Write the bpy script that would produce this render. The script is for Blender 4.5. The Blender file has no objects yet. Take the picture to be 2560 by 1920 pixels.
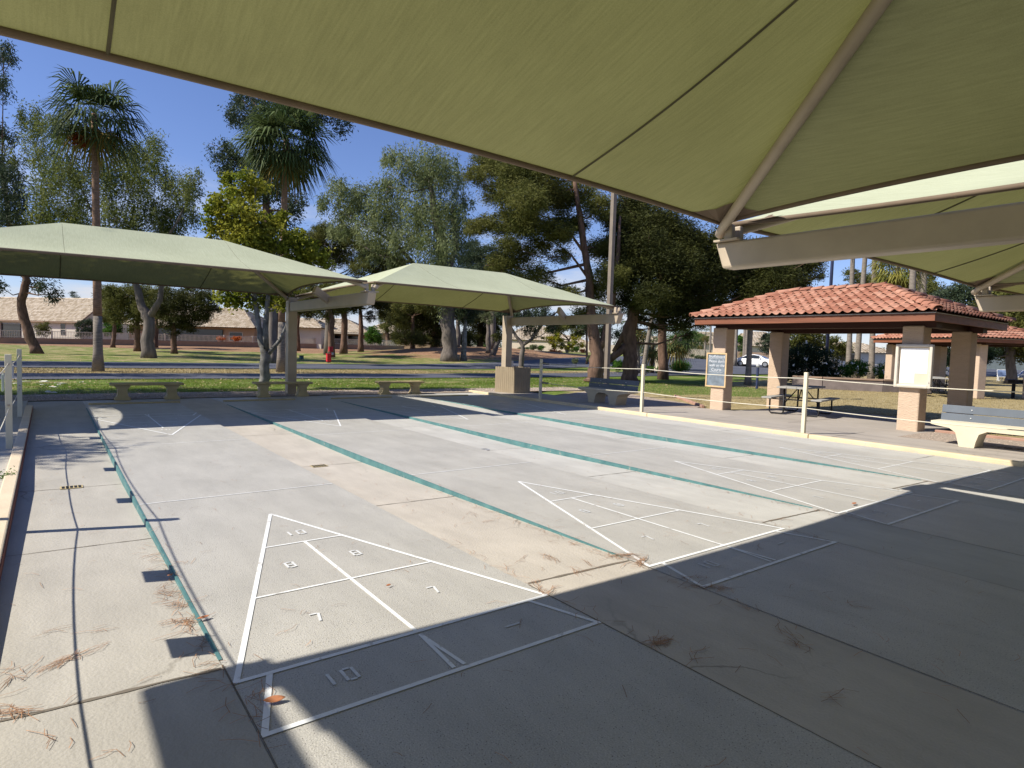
import bpy, math, random
import numpy as np
from mathutils import Vector, Matrix
random.seed(7); rng = np.random.default_rng(11)
S = bpy.context.scene
COL = S.collection
rad = math.radians
# ------------------------------------------------------------------ camera
CAM = np.array([-1.5809, -2.8764, 1.5412]); YAW, PIT, ROL, F = 0.6470, -0.0559, 0.0314, 1538.8
cy, sy, cp, sp, cr, sr = math.cos(YAW), math.sin(YAW), math.cos(PIT), math.sin(PIT), math.cos(ROL), math.sin(ROL)
fw = np.array([sy*cp, cy*cp, sp]); r_ = np.array([cy, -sy, 0.]); u_ = np.cross(r_, fw)
RR = np.array([cr*r_+sr*u_, -sr*r_+cr*u_, fw])
def ray(u, v): return RR.T @ np.array([(u-1280)/F, (960-v)/F, 1.0])
def sst(a, b, x):
    t = np.clip((x-a)/(b-a), 0, 1); return t*t*(3-2*t)
def hz(x, y):
    "terrain height"
    x = np.asarray(x, float); y = np.asarray(y, float)
    d = (x-CAM[0])*sy+(y-CAM[1])*cy; l = (x-CAM[0])*cy-(y-CAM[1])*sy
    h = sst(46, 108, d)*(0.85+0.65*sst(-22, 10, l))*(1-.55*sst(14, 40, l))
    h = h+1.15*np.exp(-((d-78)/11)**2-((l+5)/12.5)**2)*(d > 40)
    h = h+.1*sst(16, 40, l)*sst(18, 34, d)
    return h
def gz(x, y): return float(hz(x, y))
def G(u, v, z=0.):
    d = ray(u, v); t = (z-CAM[2])/d[2]; return CAM+t*d
def GP(u, v):
    "pixel on the terrain"
    d = ray(u, v); lo = None
    for t in np.linspace(3, 260, 1500):
        p = CAM+d*t
        if p[2] < gz(p[0], p[1]): return p
    return CAM+d*200
def AT(u, v, X=None, Y=None):
    d = ray(u, v); t = (X-CAM[0])/d[0] if X is not None else (Y-CAM[1])/d[1]; return CAM+t*d
def AD(u, v, D): return CAM+ray(u, v)*D
def PD(u, D, dz=0.):
    "column u, depth D, on the terrain"
    v = 876+(u-1280)*.0314; p = CAM+ray(u, v)*D
    return np.array([p[0], p[1], gz(p[0], p[1])+dz])
# ------------------------------------------------------------------ object helpers
def tag(o, label=None, cat=None, group=None, kind=None):
    if label: o['label'] = label
    if cat: o['category'] = cat
    if group: o['group'] = group
    if kind: o['kind'] = kind
    return o
def thing(name, loc, label, cat, group=None, rz=0.):
    o = bpy.data.objects.new(name, None); COL.objects.link(o); o.location = [float(c) for c in loc]; o.rotation_euler = (0, 0, rz)
    o.empty_display_size = .1
    return tag(o, label, cat, group)
class MB:
    def __init__(s): s.v = []; s.f = []; s.mi = []; s.cur = 0
    def add(s, vs, fs):
        n = len(s.v); s.v += [tuple(float(c) for c in p) for p in vs]; s.f += [tuple(i+n for i in f) for f in fs]; s.mi += [s.cur]*len(fs); return s
    def box(s, x0, x1, y0, y1, z0, z1, tw=1., td=None):
        td = tw if td is None else td; cx, c_y = (x0+x1)/2, (y0+y1)/2
        v = [(x0, y0, z0), (x1, y0, z0), (x1, y1, z0), (x0, y1, z0)]
        v += [(cx+(p[0]-cx)*tw, c_y+(p[1]-c_y)*td, z1) for p in v]
        return s.add(v, [(3, 2, 1, 0), (4, 5, 6, 7), (0, 1, 5, 4), (1, 2, 6, 5), (2, 3, 7, 6), (3, 0, 4, 7)])
    def bar(s, a, b, w, h, up=(0, 0, 1)):
        a = Vector(a); b = Vector(b); d = (b-a).normalized(); upv = Vector(up)
        if abs(d.dot(upv)) > .99: upv = Vector((0, 1, 0))
        sd = d.cross(upv).normalized(); u2 = sd.cross(d).normalized()
        v = []
        for p in (a, b):
            for i, j in ((-1, -1), (1, -1), (1, 1), (-1, 1)): v.append(p+sd*w/2*i+u2*h/2*j)
        return s.add(v, [(0, 1, 2, 3), (7, 6, 5, 4), (0, 4, 5, 1), (1, 5, 6, 2), (2, 6, 7, 3), (3, 7, 4, 0)])
    def tube(s, pts, rs, n=8, cap=True):
        pts = [Vector([float(c) for c in p]) for p in pts]
        if not hasattr(rs, '__len__'): rs = [rs]*len(pts)
        rings = []; prev = None
        for i, p in enumerate(pts):
            d = (pts[min(i+1, len(pts)-1)]-pts[max(i-1, 0)]).normalized()
            if prev is None:
                ref = Vector((0, 0, 1)) if abs(d.z) < .9 else Vector((1, 0, 0)); a = d.cross(ref).normalized()
            else: a = (prev-d*prev.dot(d)).normalized()
            prev = a; b = d.cross(a)
            rings.append([p+(a*math.cos(t)+b*math.sin(t))*rs[i] for t in (2*math.pi*k/n for k in range(n))])
        v = [q for r in rings for q in r]; f = []
        for i in range(len(pts)-1):
            for k in range(n):
                f.append((i*n+k, i*n+(k+1) % n, (i+1)*n+(k+1) % n, (i+1)*n+k))
        if cap: f.append(tuple(range(n-1, -1, -1))); f.append(tuple((len(pts)-1)*n+k for k in range(n)))
        return s.add(v, f)
    def lathe(s, c, prof, n=12, sx=1., s_y=1.):
        v = []; f = []
        for r, z in prof:
            for k in range(n):
                t = 2*math.pi*k/n; v.append((c[0]+r*sx*math.cos(t), c[1]+r*s_y*math.sin(t), c[2]+z))
        for i in range(len(prof)-1):
            for k in range(n): f.append((i*n+k, i*n+(k+1) % n, (i+1)*n+(k+1) % n, (i+1)*n+k))
        f.append(tuple(range(n-1, -1, -1))); f.append(tuple((len(prof)-1)*n+k for k in range(n)))
        return s.add(v, f)
    def prism(s, poly, y0, y1, axis='y'):
        n = len(poly)
        if axis == 'y': v = [(a, y0, b) for a, b in poly]+[(a, y1, b) for a, b in poly]
        elif axis == 'x': v = [(y0, a, b) for a, b in poly]+[(y1, a, b) for a, b in poly]
        else: v = [(a, b, y0) for a, b in poly]+[(a, b, y1) for a, b in poly]
        f = [tuple(range(n)), tuple(range(2*n-1, n-1, -1))]+[(i, i+n, (i+1) % n+n, (i+1) % n) for i in range(n)]
        return s.add(v, f)
    def build(s, name, mat, parent=None, smooth=False, bevel=0., fix=True):
        me = bpy.data.meshes.new(name); me.from_pydata(s.v, [], s.f)
        for m in (mat if isinstance(mat, (list, tuple)) else [mat]): me.materials.append(m)
        if isinstance(mat, (list, tuple)):
            for p, i in zip(me.polygons, s.mi): p.material_index = i
        if fix:
            import bmesh
            bm = bmesh.new(); bm.from_mesh(me); bmesh.ops.recalc_face_normals(bm, faces=bm.faces); bm.to_mesh(me); bm.free()
        if smooth:
            me.polygons.foreach_set('use_smooth', [True]*len(me.polygons))
        o = bpy.data.objects.new(name, me); COL.objects.link(o)
        if parent: o.parent = parent
        if bevel:
            b = o.modifiers.new('bevel', 'BEVEL'); b.width = bevel; b.segments = 2; b.limit_method = 'ANGLE'
        return o
def npmesh(name, V, Fc, mat, parent=None, smooth=False, attr=None):
    "V (n,3), Fc (m,k) with constant k"
    me = bpy.data.meshes.new(name); n, m, k = len(V), len(Fc), Fc.shape[1]
    me.vertices.add(n); me.vertices.foreach_set('co', np.asarray(V, np.float32).ravel())
    me.loops.add(m*k); me.loops.foreach_set('vertex_index', np.asarray(Fc, np.int32).ravel())
    me.polygons.add(m); me.polygons.foreach_set('loop_start', np.arange(0, m*k, k, dtype=np.int32))
    me.update(calc_edges=True)
    if smooth: me.polygons.foreach_set('use_smooth', [True]*m)
    if attr is not None:
        for nm, arr in attr.items():
            a = me.attributes.new(nm, 'FLOAT', 'POINT'); a.data.foreach_set('value', np.asarray(arr, np.float32))
    me.materials.append(mat)
    o = bpy.data.objects.new(name, me); COL.objects.link(o)
    if parent: o.parent = parent
    return o
def copy_tree(o, parent=None):
    c = o.copy(); COL.objects.link(c)
    if parent: c.parent = parent
    for ch in list(o.children): copy_tree(ch, c)
    return c
# ------------------------------------------------------------------ materials
def lin(c):
    return tuple((x/12.92 if x <= .04045 else ((x+.055)/1.055)**2.4) for x in c)+(1,)
MATS = {}
def mat(name, col, rough=.8, var=.15, scale=3., bump=0., bscale=40., spec=.3, metal=0., col2=None, fine=0., fscale=300., coords='Object', stretch=None, island=0., transl=0., detail=5.):
    m = bpy.data.materials.new(name); m.use_nodes = True; nt = m.node_tree; N = nt.nodes; L = nt.links
    bs = N['Principled BSDF']; bs.inputs['Roughness'].default_value = rough; bs.inputs['Specular IOR Level'].default_value = spec; bs.inputs['Metallic'].default_value = metal
    tc = N.new('ShaderNodeTexCoord'); src = tc.outputs[coords]
    if stretch:
        mp = N.new('ShaderNodeMapping'); mp.inputs['Scale'].default_value = stretch; L.new(src, mp.inputs[0]); src = mp.outputs[0]
    nz = N.new('ShaderNodeTexNoise'); nz.inputs['Scale'].default_value = scale; nz.inputs['Detail'].default_value = detail; L.new(src, nz.inputs['Vector'])
    rp = N.new('ShaderNodeValToRGB'); rp.color_ramp.elements[0].position = .3; rp.color_ramp.elements[1].position = .7
    c = np.array(col[:3]); c2 = np.array(col2[:3]) if col2 is not None else None
    a = c*(1-var) if c2 is None else c; b = np.minimum(c*(1+var), 1) if c2 is None else c2
    rp.color_ramp.elements[0].color = (*a, 1); rp.color_ramp.elements[1].color = (*b, 1)
    L.new(nz.outputs['Fac'], rp.inputs[0]); out = rp.outputs[0]
    def mult(out, fac_out, lo, hi):
        mr = N.new('ShaderNodeMapRange'); mr.inputs[3].default_value = lo; mr.inputs[4].default_value = hi; L.new(fac_out, mr.inputs[0])
        mx = N.new('ShaderNodeMix'); mx.data_type = 'RGBA'; mx.blend_type = 'MULTIPLY'; mx.inputs[0].default_value = 1
        L.new(out, mx.inputs[6]); L.new(mr.outputs[0], mx.inputs[7]); return mx.outputs[2], mr
    if fine:
        n2 = N.new('ShaderNodeTexNoise'); n2.inputs['Scale'].default_value = fscale; n2.inputs['Detail'].default_value = 2; L.new(src, n2.inputs['Vector'])
        out, mr = mult(out, n2.outputs['Fac'], 1-fine, 1+fine); mr.inputs[1].default_value = .3; mr.inputs[2].default_value = .7
    if island:
        g = N.new('ShaderNodeNewGeometry'); out, mr = mult(out, g.outputs['Random Per Island'], 1-island, 1+island)
    L.new(out, bs.inputs['Base Color'])
    if bump:
        n3 = N.new('ShaderNodeTexNoise'); n3.inputs['Scale'].default_value = bscale; n3.inputs['Detail'].default_value = 4; L.new(src, n3.inputs['Vector'])
        bp = N.new('ShaderNodeBump'); bp.inputs['Strength'].default_value = bump; bp.inputs['Distance'].default_value = .02; L.new(n3.outputs['Fac'], bp.inputs['Height']); L.new(bp.outputs[0], bs.inputs['Normal'])
    if transl:
        tr = N.new('ShaderNodeBsdfTranslucent'); L.new(out, tr.inputs[0]); ms = N.new('ShaderNodeMixShader'); ms.inputs[0].default_value = transl
        L.new(bs.outputs[0], ms.inputs[1]); L.new(tr.outputs[0], ms.inputs[2]); L.new(ms.outputs[0], N['Material Output'].inputs['Surface'])
    MATS[name] = (m, N, L, bs, src, out)
    return m
M_court = mat('court_concrete', (.44, .422, .38), .5, .07, 1.3, .25, 120, .35, fine=.17, fscale=130, coords='Object')
M_walk = mat('walk_concrete', (.405, .38, .33), .75, .08, 1.1, .2, 60, fine=.05, fscale=160)
M_alley = mat('alley_concrete', (.48, .435, .37), .7, .07, 1.6, .2, 60, fine=.04, fscale=160)
M_pale = mat('pale_alley_concrete', (.475, .46, .42), .7, .06, 1.6, .2, 60, fine=.04, fscale=160)
M_pink = mat('side_concrete', (.37, .33, .285), .8, .08, .8, .2, 60, fine=.06, fscale=140)
M_joint = mat('joint_dark', (.17, .145, .115), .95)
M_teal = mat('teal_paint', (.10, .225, .22), .6, .25, 6, .2, 40, col2=(.06, .15, .155))
M_white = mat('line_paint', (.80, .81, .80), .55, .05, 8)
M_digit = mat('digit_paint', (.66, .67, .67), .6, .12, 30)
M_yellow = mat('yellow_kerb_paint', (.62, .51, .33), .7, .12, 2, .15, 30)
M_cream = mat('cream_kerb', (.66, .54, .38), .7, .08, 3, .15, 30)
M_brick = mat('kerb_brick_side', (.22, .08, .055), .9, .2, 8)
M_steel = mat('tan_steel', (.43, .355, .265), .45, .10, 2.5, .06, 90, spec=.4)
M_post = mat('cream_post', (.70, .64, .47), .6, .06, 3)
M_rope = mat('pale_rope', (.62, .58, .47), .8)
M_black = mat('black_metal', (.015, .015, .017), .45)
M_bench = mat('bench_concrete', (.46, .37, .20), .8, .12, 6, .25, 40, fine=.08)
M_benchR = mat('cream_bench_concrete', (.66, .59, .44), .7, .06, 3, .15, 30)
M_benchG = mat('side_bench_concrete', (.48, .42, .31), .75, .08, 3, .15, 30)
M_slate = mat('slate_board', (.115, .135, .165), .5, .1, 3, .1, 60)
M_stucco = mat('stucco', (.55, .42, .31), .9, .05, 4, .9, 14, stretch=(1, 1, 4), spec=.15)
M_wood = mat('stained_wood', (.20, .075, .04), .6, .3, 3, .2, 30, stretch=(1, .25, 5))
M_dwood = mat('dark_wood', (.045, .015, .010), .65, .25, 3, stretch=(1, .3, 5))
M_box = mat('ribbed_panel', (.34, .275, .19), .7, .06, 4, spec=.2)
M_grey = mat('grey_panel', (.45, .45, .46), .6)
M_paper = mat('paper', (.82, .83, .86), .7, .03, 8)
M_frame = mat('white_frame', (.60, .55, .47), .5, .04, 4)
M_oak = mat('light_wood_frame', (.62, .44, .24), .6, .12, 8)
M_chalk = mat('chalkboard', (.17, .205, .24), .7, .25, 9)
M_chalkw = mat('chalk', (.75, .77, .8), .9)
M_table = mat('table_top', (.34, .33, .30), .7, .12, 5)
M_asph = mat('asphalt', (.085, .09, .11), .9, .15, .5, .2, 60, fine=.12, fscale=60, coords='Object')
M_bark = mat('grey_bark', (.145, .122, .105), .95, .35, 5, .8, 14, stretch=(1, 1, .3))
M_palmb = mat('palm_bark', (.24, .15, .10), .95, .3, 8, .8, 20, stretch=(.6, .6, 3))
M_palmg = mat('grey_palm_bark', (.21, .18, .15), .95, .3, 8, .8, 20, stretch=(.6, .6, 3))
M_pbark = mat('pine_bark', (.14, .085, .06), .95, .4, 6, .9, 14, stretch=(1, 1, .35))
M_wbark = mat('mottled_bark', (.30, .29, .27), .9, .1, 4, .5, 14, col2=(.08, .075, .065))
M_hedge = mat('hedge_wall', (.30, .21, .15), .9, .08, 2)
M_cwall = mat('cream_wall', (.62, .53, .41), .9, .05, 2)
M_gravel = mat('gravel', (.36, .29, .23), .95, .35, 25, .9, 60, fine=.35, fscale=90)
M_rustk = mat('edging_red', (.40, .24, .18), .9, .15, 5)
M_needle = mat('dry_needle', (.34, .19, .105), .9, .3, 20, island=.4)
M_leafd = mat('dead_leaf', (.42, .17, .08), .8, .2, 20)
M_red = mat('red_paint', (.55, .03, .04), .4)
M_chair = mat('white_plastic', (.80, .80, .80), .4)
M_sling = mat('blue_sling', (.16, .22, .36), .8)
M_glass = mat('dark_glass', (.02, .025, .03), .08, spec=.6)
M_carw = mat('white_car_paint', (.85, .85, .84), .2, .0, spec=.6)
M_rubber = mat('tyre_rubber', (.02, .02, .02), .8)
M_alu = mat('alloy', (.55, .56, .58), .3, metal=.8)
M_flower = mat('white_flower', (.8, .8, .76), .8)
M_green = mat('green_mesh', (.07, .13, .12), .9)
M_screen = mat('windscreen_mesh', (.22, .27, .29), .9)
M_dpole = mat('dark_blue_pole', (.035, .045, .10), .5)
M_hwall = mat('house_stucco', (.62, .57, .48), .9, .05, 1)
M_hwall2 = mat('tan_house_stucco', (.40, .27, .17), .9, .05, 1)
M_iron = mat('tan_iron', (.62, .57, .47), .6)
M_chip = mat('white_scrap', (.75, .72, .62), .8)
M_sage = mat('sign_paint', (.40, .46, .40), .7)
M_canopyseam = mat('seam_thread', (.10, .09, .055), .9)
M_hem = mat('fabric_hem', (.17, .125, .085), .85, .1, 6)
def fol(name, c, c2, tr=.3, isl=.35, scale=.9):
    return mat(name, c, .6, 0, scale, spec=.12, col2=c2, island=isl, transl=tr, detail=2)
F_pine = fol('pine_needles_mat', (.065, .078, .018), (.165, .165, .045), .3)
F_pined = fol('dark_pine_mat', (.020, .027, .009), (.085, .09, .022), .22)
F_euc = fol('eucalyptus_leaf', (.10, .135, .045), (.27, .30, .14), .4)
F_eucd = fol('dark_eucalyptus_leaf', (.035, .055, .030), (.075, .10, .055), .25)
F_euco = fol('olive_eucalyptus_leaf', (.07, .10, .022), (.22, .24, .07), .4)
F_syc = fol('sycamore_leaf', (.12, .165, .016), (.40, .36, .05), .45)
F_palm = fol('palm_frond_mat', (.035, .065, .020), (.12, .15, .055), .25, .45, 2.)
F_palmy = fol('old_palm_frond', (.16, .15, .04), (.30, .20, .06), .3, .3, 2.)
F_gold = fol('golden_palm_frond', (.10, .13, .03), (.34, .30, .07), .35, .4, 1.5)
F_bush = fol('bright_bush_leaf', (.045, .12, .015), (.10, .20, .03), .35)
F_dbush = fol('dark_bush_leaf', (.014, .028, .014), (.030, .05, .022), .15)
F_sage = fol('sage_shrub_leaf', (.10, .13, .06), (.18, .20, .10), .3)
F_yel = fol('yellow_bloom_leaf', (.13, .17, .02), (.42, .33, .02), .4)
F_red = fol('maroon_shrub_leaf', (.09, .035, .02), (.15, .06, .035), .3)
F_orange = fol('orange_bloom', (.45, .12, .03), (.6, .2, .05), .3)
F_grass = fol('grass_blade', (.12, .19, .025), (.25, .29, .055), .4, .35, .4)
F_dry = fol('dry_grass_blade', (.34, .27, .13), (.44, .36, .19), .3, .3, .4)
# speckles in the court concrete: dark aggregate chips
def speckle(m, scale, thr, dark):
    mm, N, L, bs, src, out = MATS[m]
    vo = N.new('ShaderNodeTexVoronoi'); vo.inputs['Scale'].default_value = scale; L.new(src, vo.inputs['Vector'])
    cmp = N.new('ShaderNodeMath'); cmp.operation = 'LESS_THAN'; cmp.inputs[1].default_value = thr; L.new(vo.outputs['Distance'], cmp.inputs[0])
    sx = N.new('ShaderNodeSeparateColor'); L.new(vo.outputs['Color'], sx.inputs[0])
    c2 = N.new('ShaderNodeMath'); c2.operation = 'GREATER_THAN'; c2.inputs[1].default_value = .6; L.new(sx.outputs[0], c2.inputs[0])
    ml = N.new('ShaderNodeMath'); ml.operation = 'MULTIPLY'; L.new(cmp.outputs[0], ml.inputs[0]); L.new(c2.outputs[0], ml.inputs[1])
    mx = N.new('ShaderNodeMix'); mx.data_type = 'RGBA'; mx.inputs[7].default_value = (*dark, 1); L.new(ml.outputs[0], mx.inputs[0]); L.new(out, mx.inputs[6]); L.new(mx.outputs[2], bs.inputs['Base Color'])
    MATS[m] = (mm, N, L, bs, src, mx.outputs[2])
speckle('court_concrete', 75, .2, (.17, .15, .14))
def stains(m, scale, c, amt):
    mm, N, L, bs, src, out = MATS[m]
    nz = N.new('ShaderNodeTexNoise'); nz.inputs['Scale'].default_value = scale; nz.inputs['Detail'].default_value = 6; nz.inputs['Distortion'].default_value = .8; L.new(src, nz.inputs['Vector'])
    mr = N.new('ShaderNodeMapRange'); mr.inputs[1].default_value = .52; mr.inputs[2].default_value = .75; mr.inputs[4].default_value = amt; L.new(nz.outputs['Fac'], mr.inputs[0])
    mx = N.new('ShaderNodeMix'); mx.data_type = 'RGBA'; mx.inputs[7].default_value = (*c, 1); L.new(mr.outputs[0], mx.inputs[0]); L.new(out, mx.inputs[6]); L.new(mx.outputs[2], bs.inputs['Base Color'])
stains('court_concrete', .55, (.36, .33, .29), .6); stains('walk_concrete', .7, (.33, .295, .245), .6); stains('alley_concrete', .8, (.40, .34, .26), .6); stains('side_concrete', .6, (.29, .25, .21), .6)
def wear(m, under, scale, lo, hi, stretch=None):
    mm, N, L, bs, src, out = MATS[m]
    nz = N.new('ShaderNodeTexNoise'); nz.inputs['Scale'].default_value = scale; nz.inputs['Detail'].default_value = 8; nz.inputs['Roughness'].default_value = .7; L.new(src, nz.inputs['Vector'])
    mr = N.new('ShaderNodeMapRange'); mr.inputs[1].default_value = lo; mr.inputs[2].default_value = hi; L.new(nz.outputs['Fac'], mr.inputs[0])
    mx = N.new('ShaderNodeMix'); mx.data_type = 'RGBA'; mx.inputs[7].default_value = (*under, 1); L.new(mr.outputs[0], mx.inputs[0]); L.new(out, mx.inputs[6]); L.new(mx.outputs[2], bs.inputs['Base Color'])
wear('line_paint', (.46, .44, .41), 9, .57, .66); wear('digit_paint', (.43, .415, .39), 22, .58, .7); wear('teal_paint', (.30, .29, .25), 14, .60, .66); wear('yellow_kerb_paint', (.48, .44, .36), 7, .56, .64)
def cracks(m, scale, width, c, amt):
    mm, N, L, bs, src, out = MATS[m]
    nz = N.new('ShaderNodeTexNoise'); nz.inputs['Scale'].default_value = 2.5; nz.inputs['Detail'].default_value = 6; L.new(src, nz.inputs['Vector'])
    vm = N.new('ShaderNodeVectorMath'); vm.operation = 'MULTIPLY_ADD'; vm.inputs[1].default_value = (.35, .35, .35); L.new(nz.outputs['Color'], vm.inputs[0]); L.new(src, vm.inputs[2])
    vo = N.new('ShaderNodeTexVoronoi'); vo.feature = 'DISTANCE_TO_EDGE'; vo.inputs['Scale'].default_value = scale; L.new(vm.outputs[0], vo.inputs['Vector'])
    mr = N.new('ShaderNodeMapRange'); mr.inputs[1].default_value = width; mr.inputs[2].default_value = 0; mr.inputs[4].default_value = amt; L.new(vo.outputs['Distance'], mr.inputs[0])
    n2 = N.new('ShaderNodeTexNoise'); n2.inputs['Scale'].default_value = .5; L.new(src, n2.inputs['Vector']); m2 = N.new('ShaderNodeMapRange'); m2.inputs[1].default_value = .5; m2.inputs[2].default_value = .6; L.new(n2.outputs['Fac'], m2.inputs[0])
    mu = N.new('ShaderNodeMath'); mu.operation = 'MULTIPLY'; L.new(mr.outputs[0], mu.inputs[0]); L.new(m2.outputs[0], mu.inputs[1])
    mx = N.new('ShaderNodeMix'); mx.data_type = 'RGBA'; mx.inputs[7].default_value = (*c, 1); L.new(mu.outputs[0], mx.inputs[0]); L.new(out, mx.inputs[6]); L.new(mx.outputs[2], bs.inputs['Base Color']); MATS[m] = (mm, N, L, bs, src, mx.outputs[2])
for _m in ('walk_concrete', 'alley_concrete', 'side_concrete'): cracks(_m, .45, .006, (.16, .14, .11), .7)
def grime(m, scale, amt):
    "broad scuffs drawn out along the play direction"
    mm, N, L, bs, src, out = MATS[m]
    mp = N.new('ShaderNodeMapping'); mp.inputs['Scale'].default_value = (3.2, .8, 1); L.new(src, mp.inputs[0])
    nz = N.new('ShaderNodeTexNoise'); nz.inputs['Scale'].default_value = scale; nz.inputs['Detail'].default_value = 9; nz.inputs['Roughness'].default_value = .68; L.new(mp.outputs[0], nz.inputs['Vector'])
    mr = N.new('ShaderNodeMapRange'); mr.inputs[1].default_value = .3; mr.inputs[2].default_value = .7; mr.inputs[3].default_value = 1-amt; mr.inputs[4].default_value = 1+amt; L.new(nz.outputs['Fac'], mr.inputs[0])
    mx = N.new('ShaderNodeMix'); mx.data_type = 'RGBA'; mx.blend_type = 'MULTIPLY'; mx.inputs[0].default_value = 1; L.new(out, mx.inputs[6]); L.new(mr.outputs[0], mx.inputs[7]); L.new(mx.outputs[2], bs.inputs['Base Color']); MATS[m] = (mm, N, L, bs, src, mx.outputs[2])
for _m in ('court_concrete', 'walk_concrete', 'alley_concrete', 'pale_alley_concrete', 'side_concrete'): grime(_m, 1.3, .10)
# shade cloth: knitted, lets a little light through
def cloth():
    m = bpy.data.materials.new('shade_cloth'); m.use_nodes = True; N = m.node_tree.nodes; L = m.node_tree.links; N.remove(N['Principled BSDF'])
    tc = N.new('ShaderNodeTexCoord'); mp = N.new('ShaderNodeMapping'); mp.inputs['Scale'].default_value = (60, 4, 4); L.new(tc.outputs['Object'], mp.inputs[0])
    nz = N.new('ShaderNodeTexNoise'); nz.inputs['Scale'].default_value = 1.; nz.inputs['Detail'].default_value = 4; L.new(mp.outputs[0], nz.inputs['Vector'])
    n2 = N.new('ShaderNodeTexNoise'); n2.inputs['Scale'].default_value = 150; L.new(tc.outputs['Object'], n2.inputs['Vector'])
    n3 = N.new('ShaderNodeTexNoise'); n3.inputs['Scale'].default_value = .7; n3.inputs['Detail'].default_value = 3; L.new(tc.outputs['Object'], n3.inputs['Vector'])
    ad = N.new('ShaderNodeMath'); L.new(nz.outputs['Fac'], ad.inputs[0]); L.new(n2.outputs['Fac'], ad.inputs[1])
    ad2 = N.new('ShaderNodeMath'); L.new(ad.outputs[0], ad2.inputs[0]); L.new(n3.outputs['Fac'], ad2.inputs[1])
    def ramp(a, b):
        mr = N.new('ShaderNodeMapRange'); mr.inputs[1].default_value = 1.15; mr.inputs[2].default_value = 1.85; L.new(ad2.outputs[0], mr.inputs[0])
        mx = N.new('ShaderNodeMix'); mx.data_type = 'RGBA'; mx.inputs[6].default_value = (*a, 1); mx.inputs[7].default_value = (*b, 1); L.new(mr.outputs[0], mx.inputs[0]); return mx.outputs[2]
    ge = N.new('ShaderNodeNewGeometry'); mb2 = N.new('ShaderNodeMix'); mb2.data_type = 'RGBA'; L.new(ge.outputs['Backfacing'], mb2.inputs[0]); L.new(ramp((.44, .465, .325), (.555, .585, .42)), mb2.inputs[6]); L.new(ramp((.225, .22, .13), (.30, .295, .175)), mb2.inputs[7])  # underside coloured darker than the top, shade put into the cloth colour
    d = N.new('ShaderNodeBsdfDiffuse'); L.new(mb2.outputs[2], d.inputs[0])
    t = N.new('ShaderNodeBsdfTranslucent'); L.new(ramp((.235, .235, .065), (.32, .32, .09)), t.inputs[0])
    ms = N.new('ShaderNodeMixShader'); ms.inputs[0].default_value = .19; L.new(d.outputs[0], ms.inputs[1]); L.new(t.outputs[0], ms.inputs[2])
    bp = N.new('ShaderNodeBump'); bp.inputs['Strength'].default_value = .15; bp.inputs['Distance'].default_value = .01; L.new(ad.outputs[0], bp.inputs['Height']); L.new(bp.outputs[0], d.inputs['Normal'])
    L.new(ms.outputs[0], N['Material Output'].inputs['Surface']); return m
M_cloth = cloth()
# roof tiles: colour by a value stored per tile
def tilemat(name, a, b, c):
    m = bpy.data.materials.new(name); m.use_nodes = True; N = m.node_tree.nodes; L = m.node_tree.links; bs = N['Principled BSDF']
    at = N.new('ShaderNodeAttribute'); at.attribute_name = 'tile'; rp = N.new('ShaderNodeValToRGB'); e = rp.color_ramp.elements
    e[0].color = (*a, 1); e[1].color = (*c, 1); k = e.new(.5); k.color = (*b, 1); L.new(at.outputs['Fac'], rp.inputs[0])
    tc = N.new('ShaderNodeTexCoord'); nz = N.new('ShaderNodeTexNoise'); nz.inputs['Scale'].default_value = 9; L.new(tc.outputs['Object'], nz.inputs['Vector'])
    mr = N.new('ShaderNodeMapRange'); mr.inputs[3].default_value = .82; mr.inputs[4].default_value = 1.15; L.new(nz.outputs['Fac'], mr.inputs[0])
    mx = N.new('ShaderNodeMix'); mx.data_type = 'RGBA'; mx.blend_type = 'MULTIPLY'; mx.inputs[0].default_value = 1; L.new(rp.outputs[0], mx.inputs[6]); L.new(mr.outputs[0], mx.inputs[7]); L.new(mx.outputs[2], bs.inputs['Base Color'])
    bs.inputs['Roughness'].default_value = .8; bs.inputs['Specular IOR Level'].default_value = .2; return m
M_tile = tilemat('clay_tile', (.30, .125, .08), (.38, .18, .12), (.46, .25, .175))
M_htile = tilemat('tan_tile', (.37, .29, .20), (.50, .41, .30), (.60, .51, .40))
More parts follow.
